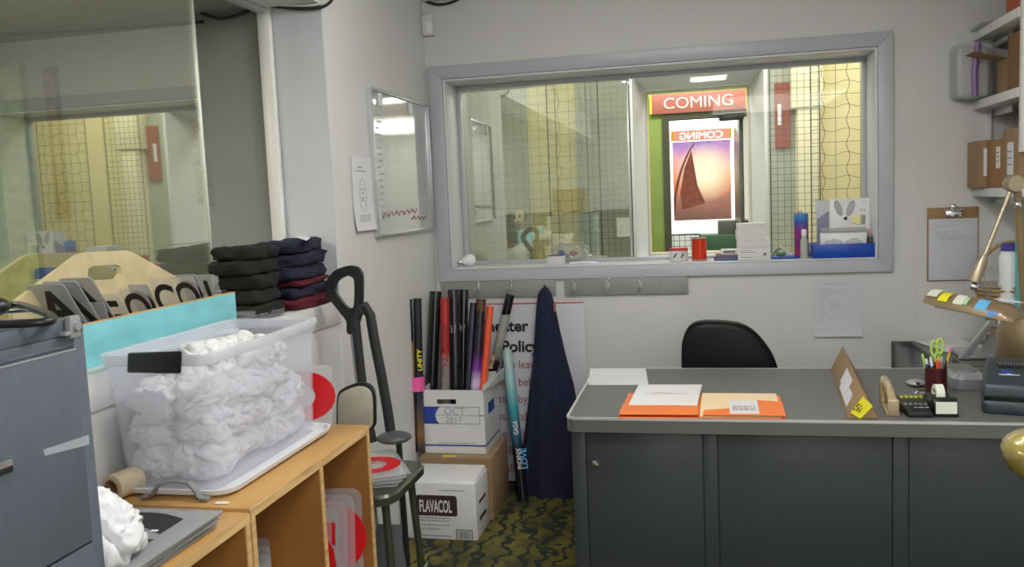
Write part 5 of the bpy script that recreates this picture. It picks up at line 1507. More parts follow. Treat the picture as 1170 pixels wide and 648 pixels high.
bc = V((P(1192, 385, 'y', 3.42).x, 3.52, .7505)); zt4 = P(1170, 362, 'y', 3.38).z
MB().lathe(bc, [(.10, 0), (.115, .01), (.125, .05), (.12, (zt4-bc.z)*.7), (.095, zt4-bc.z-.012), (.05, zt4-bc.z)], 28).build('base', 'tan', t)
q = P(1151, 363, 'y', 3.36)
MB().cyl(q+V((-.014, 0, 0)), q+V((.016, 0, 0)), .012, 14).build('switch', 'matblack', t)
# sticky notes on the shade
def shade_pt(f, an, off=.002):
    w_, h = .062, .045
    q = SA+(SB-SA)*f-upv*.027
    return q+sd*((w_+off)*math.cos(an))+upv*((h+off)*math.sin(an))
for lb, mt, fa, fb, a0, a1 in (('pale note at the far left end of the lamp shade', 'notew', .01, .13, .7, 2.0), ('yellow note, second from left on the lamp shade', 'yellow', .16, .27, .45, 1.35), ('white note in the middle of the lamp shade', 'notew', .34, .45, .45, 1.35),
                               ('small green note beside the white one on the lamp shade', 'noteg', .455, .50, .5, 1.15), ('sky blue note right of the middle of the lamp shade', 'bluen', .60, .73, .35, 1.25), ('darker blue note low on the right of the lamp shade', 'bluen2', .755, .87, -.05, .42)):
    rs = []
    for k in range(7):
        an = a0+(a1-a0)*k/6; of = .0035
        rs.append([shade_pt(fa+.03*(1-k/6)*0, an, of), shade_pt(fb, an, of), shade_pt(fb, an, of+.001), shade_pt(fa, an, of+.001)])
    tag(MB().rings(rs).build('sticky_note', mt), lb, 'sticky note', 'sticky notes on the lamp shade')
rs = [[shade_pt(.72, 1.5, .006), shade_pt(1.0, 1.5, .009), shade_pt(1.0, 1.5, .010), shade_pt(.72, 1.5, .007)], [shade_pt(.75, 1.95, .012), shade_pt(1.02, 1.95, .012), shade_pt(1.02, 1.95, .013), shade_pt(.75, 1.95, .013)]]
tag(MB().rings(rs).build('paper_slip', 'paper'), 'white paper slip lying on top of the lamp shade', 'paper')

# ---- gold vinyl chair corner in the right foreground
gy = 1.15; g = P(1146, 515, 'y', gy)
t = thing('vinyl_chair', 'glossy olive gold vinyl chair at the right foreground edge', 'chair', (g.x+.22, gy, 0))
b = MB(); rs = []
for f, k in ((-.04, .82), (-.028, .95), (0, 1), (.028, .95), (.04, .82)):
    r_ = []
    for j in range(40):
        an = 2*PI*j/40; ca, sa = math.cos(an), math.sin(an)
        r_.append((g.x+.22+math.copysign(abs(ca)**.75, ca)*.22*(1-(1-k)*.5), gy+f+.03*ca*0, g.z-.004+math.copysign(abs(sa)**.8, sa)*(.05-(1-k)*.05)-.02*(1+ca)))
    rs.append(r_)
b.rings(rs).build('backrest', 'gold', t, angle=70)
MB().tube([(g.x+.08, gy+.05, g.z-.16), (g.x+.08, gy+.06, .46), (g.x+.06, gy+.08, .02)], .012, 10).build('back_leg', 'chrome', t)
MB().tube([(g.x+.36, gy+.05, g.z-.16), (g.x+.36, gy+.06, .46), (g.x+.38, gy+.08, .02)], .012, 10).build('back_leg', 'chrome', t)
MB().box(g.x+.02, g.x+.42, gy-.45, gy-.05, .44, .50, bev=.025, seg=3).build('seat', 'gold', t)
for xx in (g.x+.05, g.x+.39): MB().tube([(xx, gy-.08, .44), (xx, gy+.08, .40)], .011, 8).tube([(xx, gy-.42, .44), (xx, gy-.45, .02)], .012, 10).build('front_leg', 'chrome', t)

# ================================================================== left side
# ---- wooden cubbies
XF = -.95; BZ = .868
def cubby(name_label, y0, y1, zt, div, x0=-1.335):
    t = thing('wooden_cubby', name_label, 'shelf unit', ((x0+XF)/2, (y0+y1)/2, 0), 'wooden cubbies under the ledge')
    T_ = .018
    MB().box(x0, XF, y0, y1, zt-T_, zt, bev=.0015).build('top', 'wood', t)
    for yy in [y0, y1-T_]+div:
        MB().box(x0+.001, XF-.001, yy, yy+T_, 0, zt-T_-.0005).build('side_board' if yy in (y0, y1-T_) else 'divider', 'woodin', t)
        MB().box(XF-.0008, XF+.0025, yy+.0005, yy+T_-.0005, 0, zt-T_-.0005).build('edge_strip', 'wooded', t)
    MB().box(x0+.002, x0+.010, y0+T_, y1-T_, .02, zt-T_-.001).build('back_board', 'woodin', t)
    MB().box(XF-.0005, XF+.0028, y0, y1, zt-T_-.004, zt-.001).build('top_edge', 'wooded', t)
    for zz in (.30, .02):
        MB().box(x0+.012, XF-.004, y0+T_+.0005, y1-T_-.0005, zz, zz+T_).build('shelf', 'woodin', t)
    return t


cubby('wooden cubby shelf holding the clear bin, farther of the two', 1.612, 2.29, BZ, [1.955])
cubby('wooden cubby shelf next to the filing cabinet, under the stack of dark plates', 1.17, 1.606, BZ-.006, [])
# red letter plates standing in the far cubby, grey ones in the near compartment
def letter_plate(label, c, u, v, w, h, s, mt, lm, group, th=.003, ls=1.0, name='letter_plate', bold=.012):
    """clear plate with a marquee letter; c = middle of its lower edge, u along width, v up"""
    c, u, v = V(c), V(u).normalized(), V(v).normalized(); n = u.cross(v)
    t = thing(name, label, 'marquee letter', c, group)
    r = min(w, h)*.1; o = []
    for cx_, cy_, a0 in ((w/2-r, h-r, 0), (-w/2+r, h-r, 90), (-w/2+r, r, 180), (w/2-r, r, 270)):
        for k in range(4): aa = math.radians(a0+30*k); o.append(c+u*(cx_+r*math.cos(aa))+v*(cy_+r*math.sin(aa))-n*th/2)
    MB().prism(o, n*th).build('plate', mt, t)
    if s: text(s, h*1.02*ls, c+v*(h*.14)+n*(th/2+.0003), u, v, lm, t, 'printed_letter', thick=bold*h, align='CENTER', sx=w/h*1.25)
    return t


for k in range(5):
    y = 2.20-.030*k
    letter_plate('clear plate with large red letter in the far cubby, %s' % ('nearest the front', 'second in the row', 'third in the row', 'fourth in the row', 'last in the row')[4-k],
                 (-1.10-.012*k, y, .422), (1, .12, 0), (0, .08+.02*k, 1), .28, .275-.010*k, 'O' if k in (0, 4) else ('C' if k == 3 else ''), 'platec', 'redl', 'red letter plates in the far cubby', .0025, bold=.06)
MB_ = tag(MB().box(-1.32, -.97, 1.975, 2.268, .395, .418).build('wooden_shelf', 'woodin'), 'loose inner shelf board in the far cubby under the red letter plates', 'shelf board')
for k in range(4):
    letter_plate('small clear plate standing in the middle compartment, %s' % ('farthest back', 'third from front', 'second from front', 'front one')[k],
                 (-1.15+.02*k, 1.90-.035*k, .46), (1, .1, 0), (0, .1, 1), .13, .21-.006*k, 'B' if k == 3 else '', 'platec', 'redl', 'small letter plates in the middle compartment')
tag(MB().box(-1.32, -.97, 1.632, 1.953, .44, .458).build('wooden_shelf', 'woodin'), 'loose inner shelf board in the middle compartment under the small plates', 'shelf board')
# stack of grey plates on the near cubby
zt5 = BZ-.006
for k in range(5):
    y0, y1 = 1.14, 1.50-.01*(k == 1); rz = (0, .02, -.015, .01, 0)[k]
    c = V((-1.135+.004*k, 1.35, zt5+.003+k*.0075))
    u = V((math.cos(rz), math.sin(rz), 0)); v = V((-u.y, u.x, 0))
    lb = ('topmost dark plate of the stack, printed with a big round letter', 'second plate from the top of the dark stack', 'middle plate of the dark stack on the near cubby', 'fourth plate of the dark stack, near the bottom', 'lowest plate of the dark stack on the near cubby')[4-k]
    t = thing('letter_plate', lb, 'marquee letter', c, 'flat stack of grey letter plates')
    MB().ob(c+V((0, 0, .002)), u, v, Z1, .33, .34, .004, 0, .0012).build('plate', 'plateg' if k == 4 else 'plateg', t)
    text('G' if k == 4 else 'O', .36, c-v*.125+V((0, 0, .0043)), u, v, 'ink', t, 'printed_letter', thick=.018, align='CENTER', sx=.9)
    if k == 4: MB().ob(c+u*.09+v*.05+V((0, 0, .0055)), u, v, Z1, .014, .008, .001).build('white_sticker', 'paper', t)
# white plastic bag by the cabinet
tag(MB().cloth(P(118, 618, 'x', -1.02)+V((-.02, .0, 0)), .078, (.9, 1, 1.0), 21).build('plastic_bag', 'bag', angle=80), 'crumpled white plastic bag beside the filing cabinet', 'bag')

# ---- clear bin with white cloths on its upturned lid
t = thing('bin_lid', 'white bin lid lying under the clear bin', 'lid', (-1.18, 1.93, BZ))
lx0, lx1, ly0, ly1 = -1.325, -1.022, 1.655, 2.235
MB().rings([rrect(lx0+.02, lx1-.02, ly0+.02, ly1-.02, .04, BZ+.001), rrect(lx0+.004, lx1-.004, ly0+.004, ly1-.004, .05, BZ+.008), rrect(lx0, lx1, ly0, ly1, .05, BZ+.020), rrect(lx0+.006, lx1-.006, ly0+.006, ly1-.006, .05, BZ+.020), rrect(lx0+.012, lx1-.012, ly0+.012, ly1-.012, .045, BZ+.008)]).build('lid_body', 'lid', t)
a = P(165, 574, 'z', BZ); c = P(233, 571, 'z', BZ)
pts = [P(x, y, 'y', 1.635) for x, y in ((161, 574), (172, 568), (180, 556), (196, 552.5), (213, 554), (221, 563), (224, 571), (236, 574))]
hb2 = MB()
for i in range(len(pts)-1):
    p, q = pts[i], pts[i+1]; p.z = max(p.z, BZ+.004); q.z = max(q.z, BZ+.004)
    dd = (q-p).normalized(); nn_ = V((-dd.z, 0, dd.x))
    hb2.hexa([p-dd*.001, q+dd*.001, q+dd*.001+V((0, .016, 0)), p-dd*.001+V((0, .016, 0)), p-dd*.001+nn_*.005, q+dd*.001+nn_*.005, q+dd*.001+nn_*.005+V((0, .016, 0)), p-dd*.001+nn_*.005+V((0, .016, 0))])
hb2.build('lid_handle', mat('grey handle', (.22, .24, .23), .4), t)
BB = BZ+.010; BT = P(244, 402, 'x', -1.075).z
t = thing('storage_bin', 'clear plastic storage bin full of white cloths', 'storage bin', (-1.19, 1.94, BB))
def bring(z, g, th): return rrect(-1.312-.014*g+th, -1.070+.010*g-th, 1.690-.022*g+th, 2.205+.02*g-th, .03, z, 6)
H_ = BT-BB
MB().rings([bring(BB, 0, 0), bring(BB+H_*.5, .5, 0), bring(BT, 1, 0), bring(BT, 1, .003), bring(BB+H_*.5, .5, .003), bring(BB+.003, 0, .003)]).build('bin_body', 'bin', t)
MB().rings([bring(BT-.022, 1, -.003), bring(BT-.004, 1, -.010), bring(BT+.004, 1, -.010), bring(BT+.004, 1, .001), bring(BT-.006, 1, -.001)], closed=True).build('rim', clear_mat('bin rim plastic', (.85, .87, .92), .5, .25), t)
hy = 1.640
MB().hexa([P(145, 426, 'y', hy), P(207, 427, 'y', hy), P(207, 427, 'y', hy+.012), P(145, 426, 'y', hy+.012), P(146, 403, 'y', hy-.004), P(208, 401, 'y', hy-.004), P(208, 401, 'y', hy+.012), P(146, 403, 'y', hy+.012)], 0, .004).build('handle', 'black', t)
MB().hexa([P(274, 391, 'y', 2.24), P(325, 391, 'y', 2.24), P(325, 391, 'y', 2.255), P(274, 391, 'y', 2.255), P(273, 371, 'y', 2.24), P(325, 370, 'y', 2.24), P(325, 370, 'y', 2.255), P(273, 371, 'y', 2.255)], 0, .004).build('handle', 'greyp', t)
# crumpled cloths
rc = random.Random(12); n_c = 0
layers = [(BB+.058, 10), (BB+.125, 10), (BB+.190, 9), (BB+.238, 5)]
for li, (z, n_) in enumerate(layers):
    for k in range(n_):
        ncol = 5
        ix, iy = k % 2, k//2
        x = -1.242+ix*.10+rc.uniform(-.012, .012); y = 1.755+iy*(.092 if n_ > 5 else .12)+rc.uniform(-.012, .012)+(.015 if ix else 0)
        if y > 2.15: continue
        if li == 3: y = 1.95+.07*k*.6; x = -1.24+(k % 2)*.09
        r = .052+rc.uniform(-.004, .006)
        bm_ = MB().cloth((x, y, z), r*1.12, (rc.uniform(.95, 1.1), rc.uniform(1.0, 1.35), rc.uniform(.7, .9)), n_c+30, (-1.308, 1.694, BB+.004), (-1.073, 2.20, BT-.012))
        o = bm_.build('crumpled_cloth', 'cloth', angle=100); n_c += 1
        tag(o, 'crumpled white cloth in the clear bin', 'cloth', 'white cloths in the clear bin')
# red letter plate right behind the bin
letter_plate('clear plate with a red round letter leaning behind the clear bin', (P(388, 490, 'y', 2.262).x-.125, 2.262, BZ+.003), (1, .1, 0), (0, .12, 1), .20, .175, 'O', 'plate', 'redl', None, .004, 1.0, bold=.07)
# cardboard tape roll
a = P(125, 549, 'y', 1.63)
t = thing('tape_roll', 'worn roll of brown packing tape between cabinet and bin', 'tape', (-1.32, 1.62, BZ))
c0 = V((P(125, 550, 'y', 1.62).x, 1.625, BZ+.030)); c1 = c0+V((.012, .07, 0))
MB().pipe(c0, c1, .030, .021, 28).build('tape', 'tape', t); MB().pipe(c0+V((0, -.002, 0)), c1, .0208, .0175, 28).build('core', 'card', t)
tag(MB().ob(P(254, 575, 'z', BZ+.001)+V((0, 0, .0008)), (1, .1, 0), (-.1, 1, 0), Z1, .03, .012, .001).build('paper_scrap', 'paper'), 'tiny white paper scrap on the wooden cubby top', 'paper')

# ---- filing cabinet
cy1 = 1.163; cy0 = .70; cz = 1.345; cxf = -.95; cxb = -1.335
t = thing('filing_cabinet', 'tall blue grey steel filing cabinet at left foreground', 'filing cabinet', ((cxf+cxb)/2, (cy0+cy1)/2, 0))
MB().box(cxb, cxf-.006, cy0, cy1, 0, cz, bev=.003).build('body', 'cab', t)
MB().box(cxf-.0058, cxf, cy0, cy1, cz-.022, cz+.002, bev=.0015).build('top_rim', 'cab', t)
MB().box(cxf-.0058, cxf, cy1-.024, cy1, .0, cz-.0225, bev=.0015).build('side_stile', 'cab', t)
MB().box(cxf-.0058, cxf, cy0, cy0+.024, .0, cz-.0225, bev=.0015).build('side_stile', 'cab', t)
zg = P(85, 398, 'x', cxf).z
MB().box(cxf-.0058, cxf-.001, cy0+.0245, cy1-.0245, zg+.004, cz-.0225, bev=.0015).build('lock_rail', 'cab', t)
hz = [zg-.001-.31*k for k in range(5)]
for k in range(4):
    d_ = MB().box(cxf-.0057, cxf+.004, cy0+.026, cy1-.026, max(.02, hz[k+1]+.004), hz[k], bev=.002).build('drawer', 'cab', t)
    if k == 0:
        MB().box(cxf-.004, cxf+.0045, cy0+.026, cy1-.026, hz[0]-.0005, hz[0]+.0012).build('bright_lip', 'bright', d_)
    MB().box(cxf+.004, cxf+.03, .85, .97, hz[k]-.14, hz[k]-.12, bev=.004).build('pull', 'chrome', d_)
a = P(88, 372, 'x', cxf+.01)
MB().box(cxf+.0005, cxf+.012, a.y-.016, a.y+.006, a.z-.018, a.z+.016, bev=.002).box(cxf+.0005, cxf+.014, a.y-.030, a.y-.015, a.z-.012, a.z-.006, bev=.001).cyl((cxf+.012, a.y-.004, a.z), (cxf+.016, a.y-.004, a.z), .007, 14).build('lock', 'silver', t)
tp_ = [P(x, y, 'x', cxf+.0048) for x, y in ((49, 514), (101, 497), (102, 508), (51, 521))]
MB().prism(tp_, (.0006, 0, 0)).build('clear_tape', clear_mat('clear tape', (.6, .65, .7), .45, .15), t)
# things on the cabinet
ct = cz+.002
b = MB()
pts = [P(x, y, 'z', ct+.012) for x, y in ((-30, 352), (0, 347), (20, 345), (38, 350), (56, 356), (60, 361), (52, 364), (25, 366), (-10, 367), (-40, 368))]
sm = []
for i in range(len(pts)-1):
    p0, p1, p2, p3 = pts[max(i-1, 0)], pts[i], pts[i+1], pts[min(i+2, len(pts)-1)]
    for k in range(6):
        q = k/6; sm.append(.5*((2*p1)+(p2-p0)*q+(2*p0-5*p1+4*p2-p3)*q*q+(3*p1-p0-3*p2+p3)*q**3))
sm.append(pts[-1])
for q in sm: q.z = ct+.007
tag(MB().tube(sm, .0065, 10).build('cable', 'black'), 'thick black cable loop on top of the filing cabinet', 'cord')
a = P(14, 362, 'z', ct)
tag(MB().ball(a+V((-.03, -.02, .018)), .03, sc=(1.2, 1.2, .6), sub=3).build('headset', 'black'), 'black rounded gadget on the filing cabinet', 'gadget')
tag(MB().ob(P(20, 358, 'z', ct)+V((-.0, .0, .004)), (1, .3, 0), (-.3, 1, 0), Z1, .05, .02, .006, 0, .002).build('metal_clip', 'chrome'), 'shiny metal strip beside the black cable on the cabinet', 'clip')

# ---- turquoise tray of marquee letters on the ledge
LZ = 1.1505
tx_, txb = -1.400, -1.535
y0, y1 = 1.22, P(270, 352, 'x', tx_).y
zt6 = P(270, 334, 'x', tx_).z
t = thing('letter_tray', 'turquoise wooden tray with plywood handle holding marquee letters', 'tray', ((tx_+txb)/2, (y0+y1)/2, LZ))
MB().box(tx_-.014, tx_, y0, y1, LZ, zt6, bev=.0015).build('front_board', 'turq', t)
MB().box(txb, txb+.010, y0, y1, LZ, zt6-.01, bev=.0015).build('back_board', 'turq', t)
for yy in (y0, y1-.012): MB().box(txb+.0102, tx_-.0142, yy, yy+.012, LZ, zt6-.004).build('end_board', 'plyl', t)
MB().box(txb+.0102, tx_-.0142, y0+.012, y1-.012, LZ, LZ+.006).build('bottom', 'plyl', t)
MB().box(tx_-.0138, tx_-.0002, y0, y1, zt6+.0002, zt6+.0025).build('top_edge', 'wooded', t)
xh = -1.495
def H(px, py): return P(px, py, 'x', xh)
oy = [H(8, 348), H(85, 291), H(97, 288), H(140, 286.5), H(148, 289), H(207, 322), H(232, 340)]
lowL, lowR = V((xh, oy[0].y, LZ+.007)), V((xh, min(oy[-1].y, y1-.02), LZ+.007))
oy[-1].y = min(oy[-1].y, y1-.02)
hp = [H(97, 321), H(95, 315), H(96, 307), H(101, 304), H(128, 302.5), H(133, 305), H(133.5, 312), H(129, 319)]
bm = MB()
tbm = bmesh.new()
outer = [lowL]+oy+[lowR]
def two(dx):
    vo = [tbm.verts.new(p+V((dx, 0, 0))) for p in outer]; vi = [tbm.verts.new(p+V((dx, 0, 0))) for p in hp]
    eo = [tbm.edges.new((vo[i], vo[(i+1) % len(vo)])) for i in range(len(vo))]; ei = [tbm.edges.new((vi[i], vi[(i+1) % len(vi)])) for i in range(len(vi))]
    bmesh.ops.triangle_fill(tbm, edges=eo+ei, use_beauty=True, use_dissolve=True)
    return vo, vi
A_, Bq = two(0), two(.013)
for k in (0, 1):
    n = len(A_[k])
    for i in range(n): tbm.faces.new((A_[k][i], A_[k][(i+1) % n], Bq[k][(i+1) % n], Bq[k][i]))
bmesh.ops.recalc_face_normals(tbm, faces=tbm.faces)
bm.merge(tbm).build('handle_board', 'plyl', t)
ys = [1.30, 1.42, 1.535, 1.655, 1.775, 1.895, 2.015, 2.135, 2.25]
for yy in ys[1:]: MB().box(xh+.0135, tx_-.0145, yy+.055, yy+.059, LZ+.0065, zt6-.012).build('divider', 'plyl', t)
# letters: middle of the lower edge, leaning back
L_ = [('E', 121, 330, 1.0), ('O', 149, 322, 1), ('C', 181, 312, 1), ('O', 207, 310, 1), ('I', 232, 308, 1)]
for k, (s_, px, py, q) in enumerate(L_):
    tp2 = P(px, py+6, 'x', -1.452); h = .135; w_ = .072
    lean = V((0, -.42, .91)).normalized()
    c = tp2-lean*h
    if c.z < LZ+.008: c.z = LZ+.008
    letter_plate('upright grey letter plate in the turquoise tray, %s' % ('first right of the cabinet', 'second from the cabinet', 'third, in the middle of the row', 'fourth from the cabinet', 'last at the far end')[k],
                 c, (1, .12, 0), lean, w_, h, s_, 'plate', 'ink', 'letter plates in the turquoise tray', .003, 1, bold=.02)
    if k in (1, 3):
        c2 = c+V((-.012, .035, .002))
        letter_plate('grey plate right behind the %s letter plate of the tray' % ('second' if k == 1 else 'fourth'), c2, (1, .12, 0), lean, w_, h, s_, 'plateg', 'ink', 'letter plates in the turquoise tray', .003, bold=.02)
for k, (px, py, h) in enumerate(((98, 346, .06), (84, 318, .14), (66, 322, .14), (50, 325, .14))):
    tp2 = P(px, py, 'x', -1.45); lean = V((0, -.55, .83)).normalized() if k else V((0, -.3, .95)).normalized()
    c = tp2-lean*h
    if c.z < LZ+.008:
        c.z = LZ+.008
    letter_plate('dark letter plate at the tray end, %s' % ('small one by the turquoise board', 'nearest the handle', 'middle of the leaning three', 'farthest left of them')[k], c, (1, .25, 0), lean, .085, h, 'A' if k else 'L', 'plateg', 'ink', 'letter plates in the turquoise tray', .004, 1, bold=.03)

# ---- clear sheets fanned on the ledge
for k in range(7):
    c = V((-1.44-.004*k, 2.50+.012*k, LZ+.001+k*.005)); rz = -.15+.04*k
    u = V((math.cos(rz), math.sin(rz), 0)); v = V((-u.y, u.x, 0))
    tag(MB().ob(c, u, (v+V((0, 0, .0))).normalized(), Z1, .13, .26, .003, 0, .001).build('letter_plate', 'plateg' if k % 2 else 'plate'),
        'thin plate in the fanned ledge stack, %s' % ('lowest', 'second from bottom', 'third from bottom', 'in the middle', 'third from top', 'second from top', 'topmost')[k], 'marquee letter', 'fanned thin plates on the ledge')

# ---- folded garments on the ledge
def garment(label, x0, x1, y0, y1, z, h, mt, seed, grp, layers=2):
    t = thing('folded_garment', label, 'garment', ((x0+x1)/2, (y0+y1)/2, z), grp)
    for q in range(layers):
        hh = h/layers; zc_ = z+hh*(q+.5)
        rs = []; N = 44
        cx_, cy_ = (x0+x1)/2, (y0+y1)/2; wx, wy = (x1-x0)/2, (y1-y0)/2
        for i, (zz, k) in enumerate(((-.5, .90), (-.42, .97), (-.15, 1.0), (.2, .99), (.42, .95), (.5, .86), (.5, .45))):
            r_ = []
            for j in range(N):
                an = 2*PI*j/N; ca, sa = math.cos(an), math.sin(an)
                sq = 1/max(abs(ca), abs(sa))**.82
                nz_ = noise.noise(V((ca*2.2+seed*3.3+q, sa*2.2, zz*2+seed)))
                kk = k*sq*(1+.20*nz_)
                z_ = zc_+zz*hh+.011*noise.noise(V((ca*3*k, sa*3*k, seed+q*5)))*(1 if zz > 0 else .2)
                r_.append((cx_+ca*wx*kk, cy_+sa*wy*kk, z_))
            rs.append(r_)
        MB().rings(rs).build('fold', mt, t, angle=75)
    return t


gy0, gy1 = 2.70, 3.0
z = LZ+.001
pile2 = [('maroon', .036, 'burgundy garment at the bottom of the navy pile'), ('navy2', .040, 'dark navy garment just above the burgundy one'), ('maroon', .020, 'thin burgundy layer in the navy pile'), ('navy2', .046, 'navy garment in the middle of the pile'), ('navy2', .044, 'navy garment, second from the top of the pile'), ('navy2', .042, 'topmost navy garment, with a white tag')]
for k, (mt, h, lb) in enumerate(pile2):
    t = garment(lb, -1.545+.006*k, -1.355-.004*(k % 2)+(.012 if k == 0 else 0), gy0+.01*(k % 3), gy1+.03-.01*k, z, h, mt, k+2, 'folded garments in the navy pile', 1)
    z += h+.002
a = P(332, 268, 'z', z)
tag(MB().hexa([P(x, y, 'z', z+.002) for x, y in ((326, 267), (333, 265.5), (355, 272), (350, 275))]+[P(x, y, 'z', z+.004) for x, y in ((326, 267), (333, 265.5), (355, 272), (350, 275))]).build('paper_tag', 'paper'), 'white paper tag lying on the navy pile', 'tag')
z = LZ+.036
z = LZ+.001
for k, (h, lb) in enumerate(((.046, 'lowest black garment of the left pile'), (.046, 'second black garment from the bottom, left pile'), (.048, 'third black garment from the bottom, left pile'), (.046, 'fourth black garment, under the topmost of the left pile'), (.040, 'topmost black garment of the left pile'))):
    garment(lb, -1.548, -1.385-.006*(k % 2), 2.50-.02*(k % 2) if k < 0 else 2.665-.19+.012*(k % 3)+.16*0, 2.692, z+(.036 if 0 else 0), h, 'blackc', k+20, 'folded garments in the black pile', 1)
    z += h+.002

# ---- stool with backrest
sx0, sx1, sy0, sy1, sz = -1.24, -.935, 2.40, 2.78, .61
a, bq, cq = P(428, 574, 'z', sz), P(452, 563, 'z', sz), P(476, 540, 'z', sz)
t = thing('metal_stool', 'olive green metal stool with a beige backrest behind the cubby', 'stool', ((sx0+sx1)/2, (sy0+sy1)/2, 0))
MB().rings([rrect(sx0+.008, sx1-.008, sy0+.008, sy1-.008, .06, sz-.035), rrect(sx0, sx1, sy0, sy1, .07, sz-.03), rrect(sx0, sx1, sy0, sy1, .07, sz-.008), rrect(sx0+.008, sx1-.008, sy0+.008, sy1-.008, .062, sz)]).build('seat', 'olive', t)
for (x, y, dx_, dy_) in ((sx1-.055, sy1-.05, .03, .03), (sx1-.04, sy0+.05, .03, -.03), (sx0+.04, sy1-.04, -.01, .03), (sx0+.04, sy0+.05, -.01, -.03)):
    MB().tube([(x, y, sz-.036), (x+dx_, y+dy_, 0)], .013, 10).build('leg', 'olive', t)
MB().tube([(sx1-.015, sy0+.035, .25), (sx1-.012, sy1-.025, .25)], .008, 8).build('stretcher', 'olive', t)
MB().tube([(sx0+.03, sy0+.03, .25), (sx1-.015, sy0+.035, .25)], .008, 8).build('stretcher', 'olive', t)
# backrest
by_ = 2.52
pb = [P(x, y, 'y', by_) for x, y in smooth2(((388, 492), (384, 470), (385, 452), (390, 445), (404, 439), (416, 438), (426, 446), (428, 470), (424, 492)), 3)]
MB().prism(pb, (0, .022, .0), 0, .004).build('backrest_shell', 'black', t)
cpb = sum(pb, V((0, 0, 0)))/len(pb)
MB().prism([cpb+(p-cpb)*.9+V((.004, -.003, -.002)) for p in pb], (0, -.01, 0), 0, .004).build('backrest_pad', 'beige', t)
for px in (396, 418):
    a = P(px, 490, 'y', by_+.012); MB().tube([a, (a.x, by_+.02, sz-.01)], .008, 8).build('back_support', 'olive', t)
# red letter plates lying on the stool
for k in range(4):
    c = V((-1.10+.006*k, 2.60, sz+.004+.011*k)); rz = .35+.06*k; u = V((math.cos(rz), math.sin(rz), 0)); v = V((-u.y, u.x, 0)); vt = (v*.95+V((0, 0, .0))).normalized()
    t = thing('letter_plate', 'clear plate with red print lying on the stool, %s' % ('lowest', 'second from bottom', 'second from top', 'topmost')[k], 'marquee letter', c, 'clear red letter plates on the stool')
    MB().ob(c, u, vt, Z1, .22, .30, .0025, 0, .001).build('plate', 'plate', t)
    text('O' if k % 2 else 'D', .22, c-vt*.08+V((.01, 0, .0018)), u, vt, 'redl', t, 'printed_letter', thick=.012, align='CENTER')

# ---- D-handled shovel leaning on the ledge
ysv = 2.83
t = thing('shovel', 'shovel with a black D-shaped handle and grey shaft leaning on the half wall', 'shovel', (-1.2, 2.8, 0))
def Q(x, y, yy=2.80): return P(x, y, 'y', yy)
od = [(371, 332), (373, 320), (381, 310), (392, 305), (402, 304), (410, 308), (413, 317), (413, 340), (411, 362), (408, 372), (405, 382), (396, 381), (395, 368), (388, 358), (378, 345)]
idl = [(382, 332), (384, 323), (390, 318), (397, 315.5), (401, 317), (404, 322), (404, 345), (402, 352), (396, 352), (388, 342)]
od, idl = smooth2(od), smooth2(idl)
tbm = bmesh.new()
def two2(dy):
    vo = [tbm.verts.new(Q(x, y)+V((0, dy, 0))) for x, y in od]; vi = [tbm.verts.new(Q(x, y)+V((0, dy, 0))) for x, y in idl]
    eo = [tbm.edges.new((vo[i], vo[(i+1) % len(vo)])) for i in range(len(vo))]; ei = [tbm.edges.new((vi[i], vi[(i+1) % len(vi)])) for i in range(len(vi))]
    bmesh.ops.triangle_fill(tbm, edges=eo+ei, use_beauty=True, use_dissolve=True)
    return vo, vi
A_, Bq = two2(0), two2(.028)
for k in (0, 1):
    n = len(A_[k])
    for i in range(n): tbm.faces.new((A_[k][i], A_[k][(i+1) % n], Bq[k][(i+1) % n], Bq[k][i]))
bmesh.ops.recalc_face_normals(tbm, faces=tbm.faces)
bmesh.ops.bevel(tbm, geom=[e for e in tbm.edges if len(e.link_faces) == 2 and e.calc_face_angle(0) > 1.2], offset=.004, segments=2, affect='EDGES')
MB().merge(tbm).build('handle', 'black', t)
s_top, s_bot = Q(402, 380)+V((0, .014, 0)), Q(422, 560)+V((0, .014, 0))
dd = (s_bot-s_top).normalized()
MB().tube([s_top, s_top+dd*.72], .0135, 12).build('shaft', 'silver', t)
q = s_top+dd*.70
MB().prism([q+V((-.10, -.01, 0)), q+V((.10, -.01, 0)), q+V((.12, .0, -.26)), q+V((-.08, .0, -.26))], (0, .008, 0), 0, .003).build('blade', 'greyp', t)
# ---- folded black cart frame leaning beside it
t = thing('folding_frame', 'two thick black bars joined at the top with a grey foot', 'folding frame', (-1.1, 2.9, 0))
bar1 = [Q(x, y, 2.78) for x, y in ((413, 355), (409, 358), (406, 366), (409, 395), (414, 440), (420, 480), (426, 505))]
bar2 = [Q(x, y, 2.81) for x, y in ((410, 353), (417, 350), (423, 360), (428, 390), (436, 430), (443, 470), (447, 498))]
def flatbar(pts, w_, th, mt, nm):
    rs = []
    for i, p in enumerate(pts):
        d_ = (pts[min(i+1, len(pts)-1)]-pts[max(i-1, 0)]).normalized(); s2 = V((d_.z, 0, -d_.x)); w2_ = w_
        r_ = []
        for k in range(12):
            an = 2*PI*k/12; r_.append(p+s2*(math.cos(an)*w2_)+V((0, math.sin(an)*th, 0)))
        rs.append(r_)
    return MB().rings(rs).build(nm, mt, t)
flatbar(bar1, .0165, .014, 'matblack', 'bar'); flatbar(bar2, .019, .014, 'matblack', 'bar')
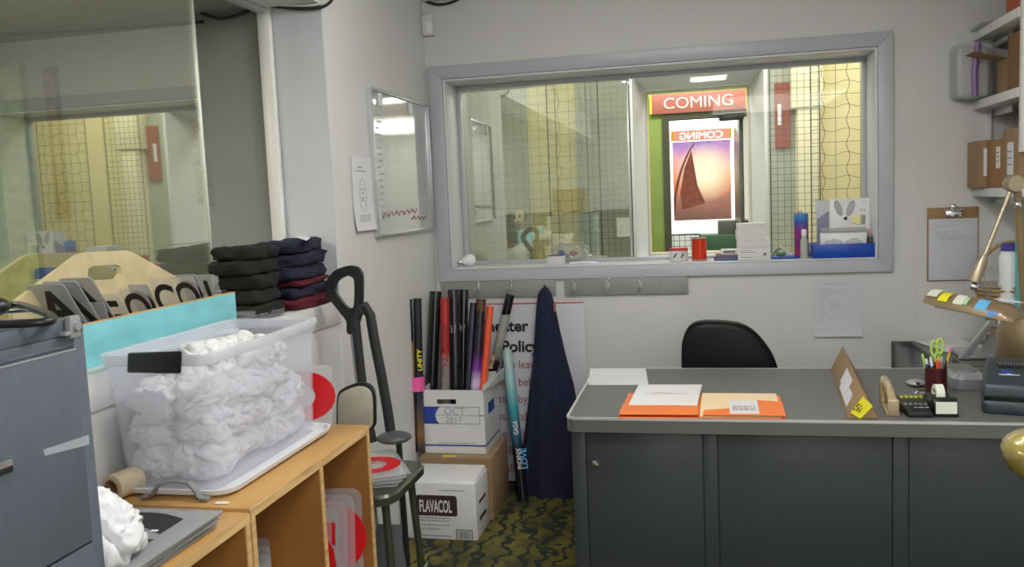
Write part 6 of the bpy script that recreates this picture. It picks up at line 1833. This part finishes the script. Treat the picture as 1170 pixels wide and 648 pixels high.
for k, px in enumerate((418, 422)):
    q = Q(px, 470, 2.762)
    MB().box(q.x-.003, q.x+.003, q.y-.002, q.y+.003, q.z-.012, q.z+.014, bev=.001).build('clip', 'chrome', t)
q = [Q(x, y, 2.74) for x, y in ((432, 508), (450, 510), (464, 505), (466, 498), (460, 495), (445, 497), (430, 500))]
fz_ = min(p.z for p in q)
cq_ = sum(q, V((0, 0, 0)))/len(q)
MB().ball((cq_.x-.005, 2.76, cq_.z), .056, sc=(1.1, 1.1, .34), sub=3).build('foot_pad', 'foot', t)
MB().tube([(cq_.x+.0, 2.79, cq_.z-.015), (cq_.x-.01, 2.84, 0)], .011, 10).build('lower_post', 'matblack', t)

# ---- things on the ledge behind the camera, seen mirrored in the window
t = thing('paper_stack', 'tall stack of cream papers on the ledge near the rear, seen reflected', 'paper', (-1.45, -1.2, LZ))
for k in range(6):
    MB().box(-1.57+.01*(k % 3), -1.37+.006*(k % 2), -1.33+.01*(k % 2), -1.04, LZ+k*.022, LZ+k*.022+.019, bev=.002).build('ream', 'notew' if k % 2 else 'paper', t)
tag(MB().box(-1.58, -1.37, -1.9, -1.5, LZ, LZ+.45, bev=.003).build('cardboard_box', 'card'), 'tall brown box on the ledge at the rear, seen reflected', 'box')
t = thing('rear_cabinet', 'dark grey cabinet at the rear of the office, seen only reflected', 'cabinet', (-1.0, -2.0, 0))
MB().box(-1.30, -.55, -2.38, -1.75, 0, 1.32, bev=.004).build('body', 'desk', t)
MB().box(-1.0, -.99+.2, -1.7495, -1.748, .98, 1.22).build('taped_sign', 'paper', t)
MB().box(-1.28, -.57, -1.7499, -1.74, .66, .96, bev=.003).build('drawer', 'desk', t)
t = thing('loose_papers', 'loose cream papers and envelopes on the ledge, seen reflected', 'paper', (-1.45, -.4, LZ))
for k in range(5):
    MB().ob((-1.47+.01*k, -.5+.09*k, LZ+.004+.004*k), (math.cos(k), math.sin(k), 0), (-math.sin(k), math.cos(k), 0), Z1, .14, .14, .003).build('sheet', 'notew' if k % 2 else 'creamp', t)
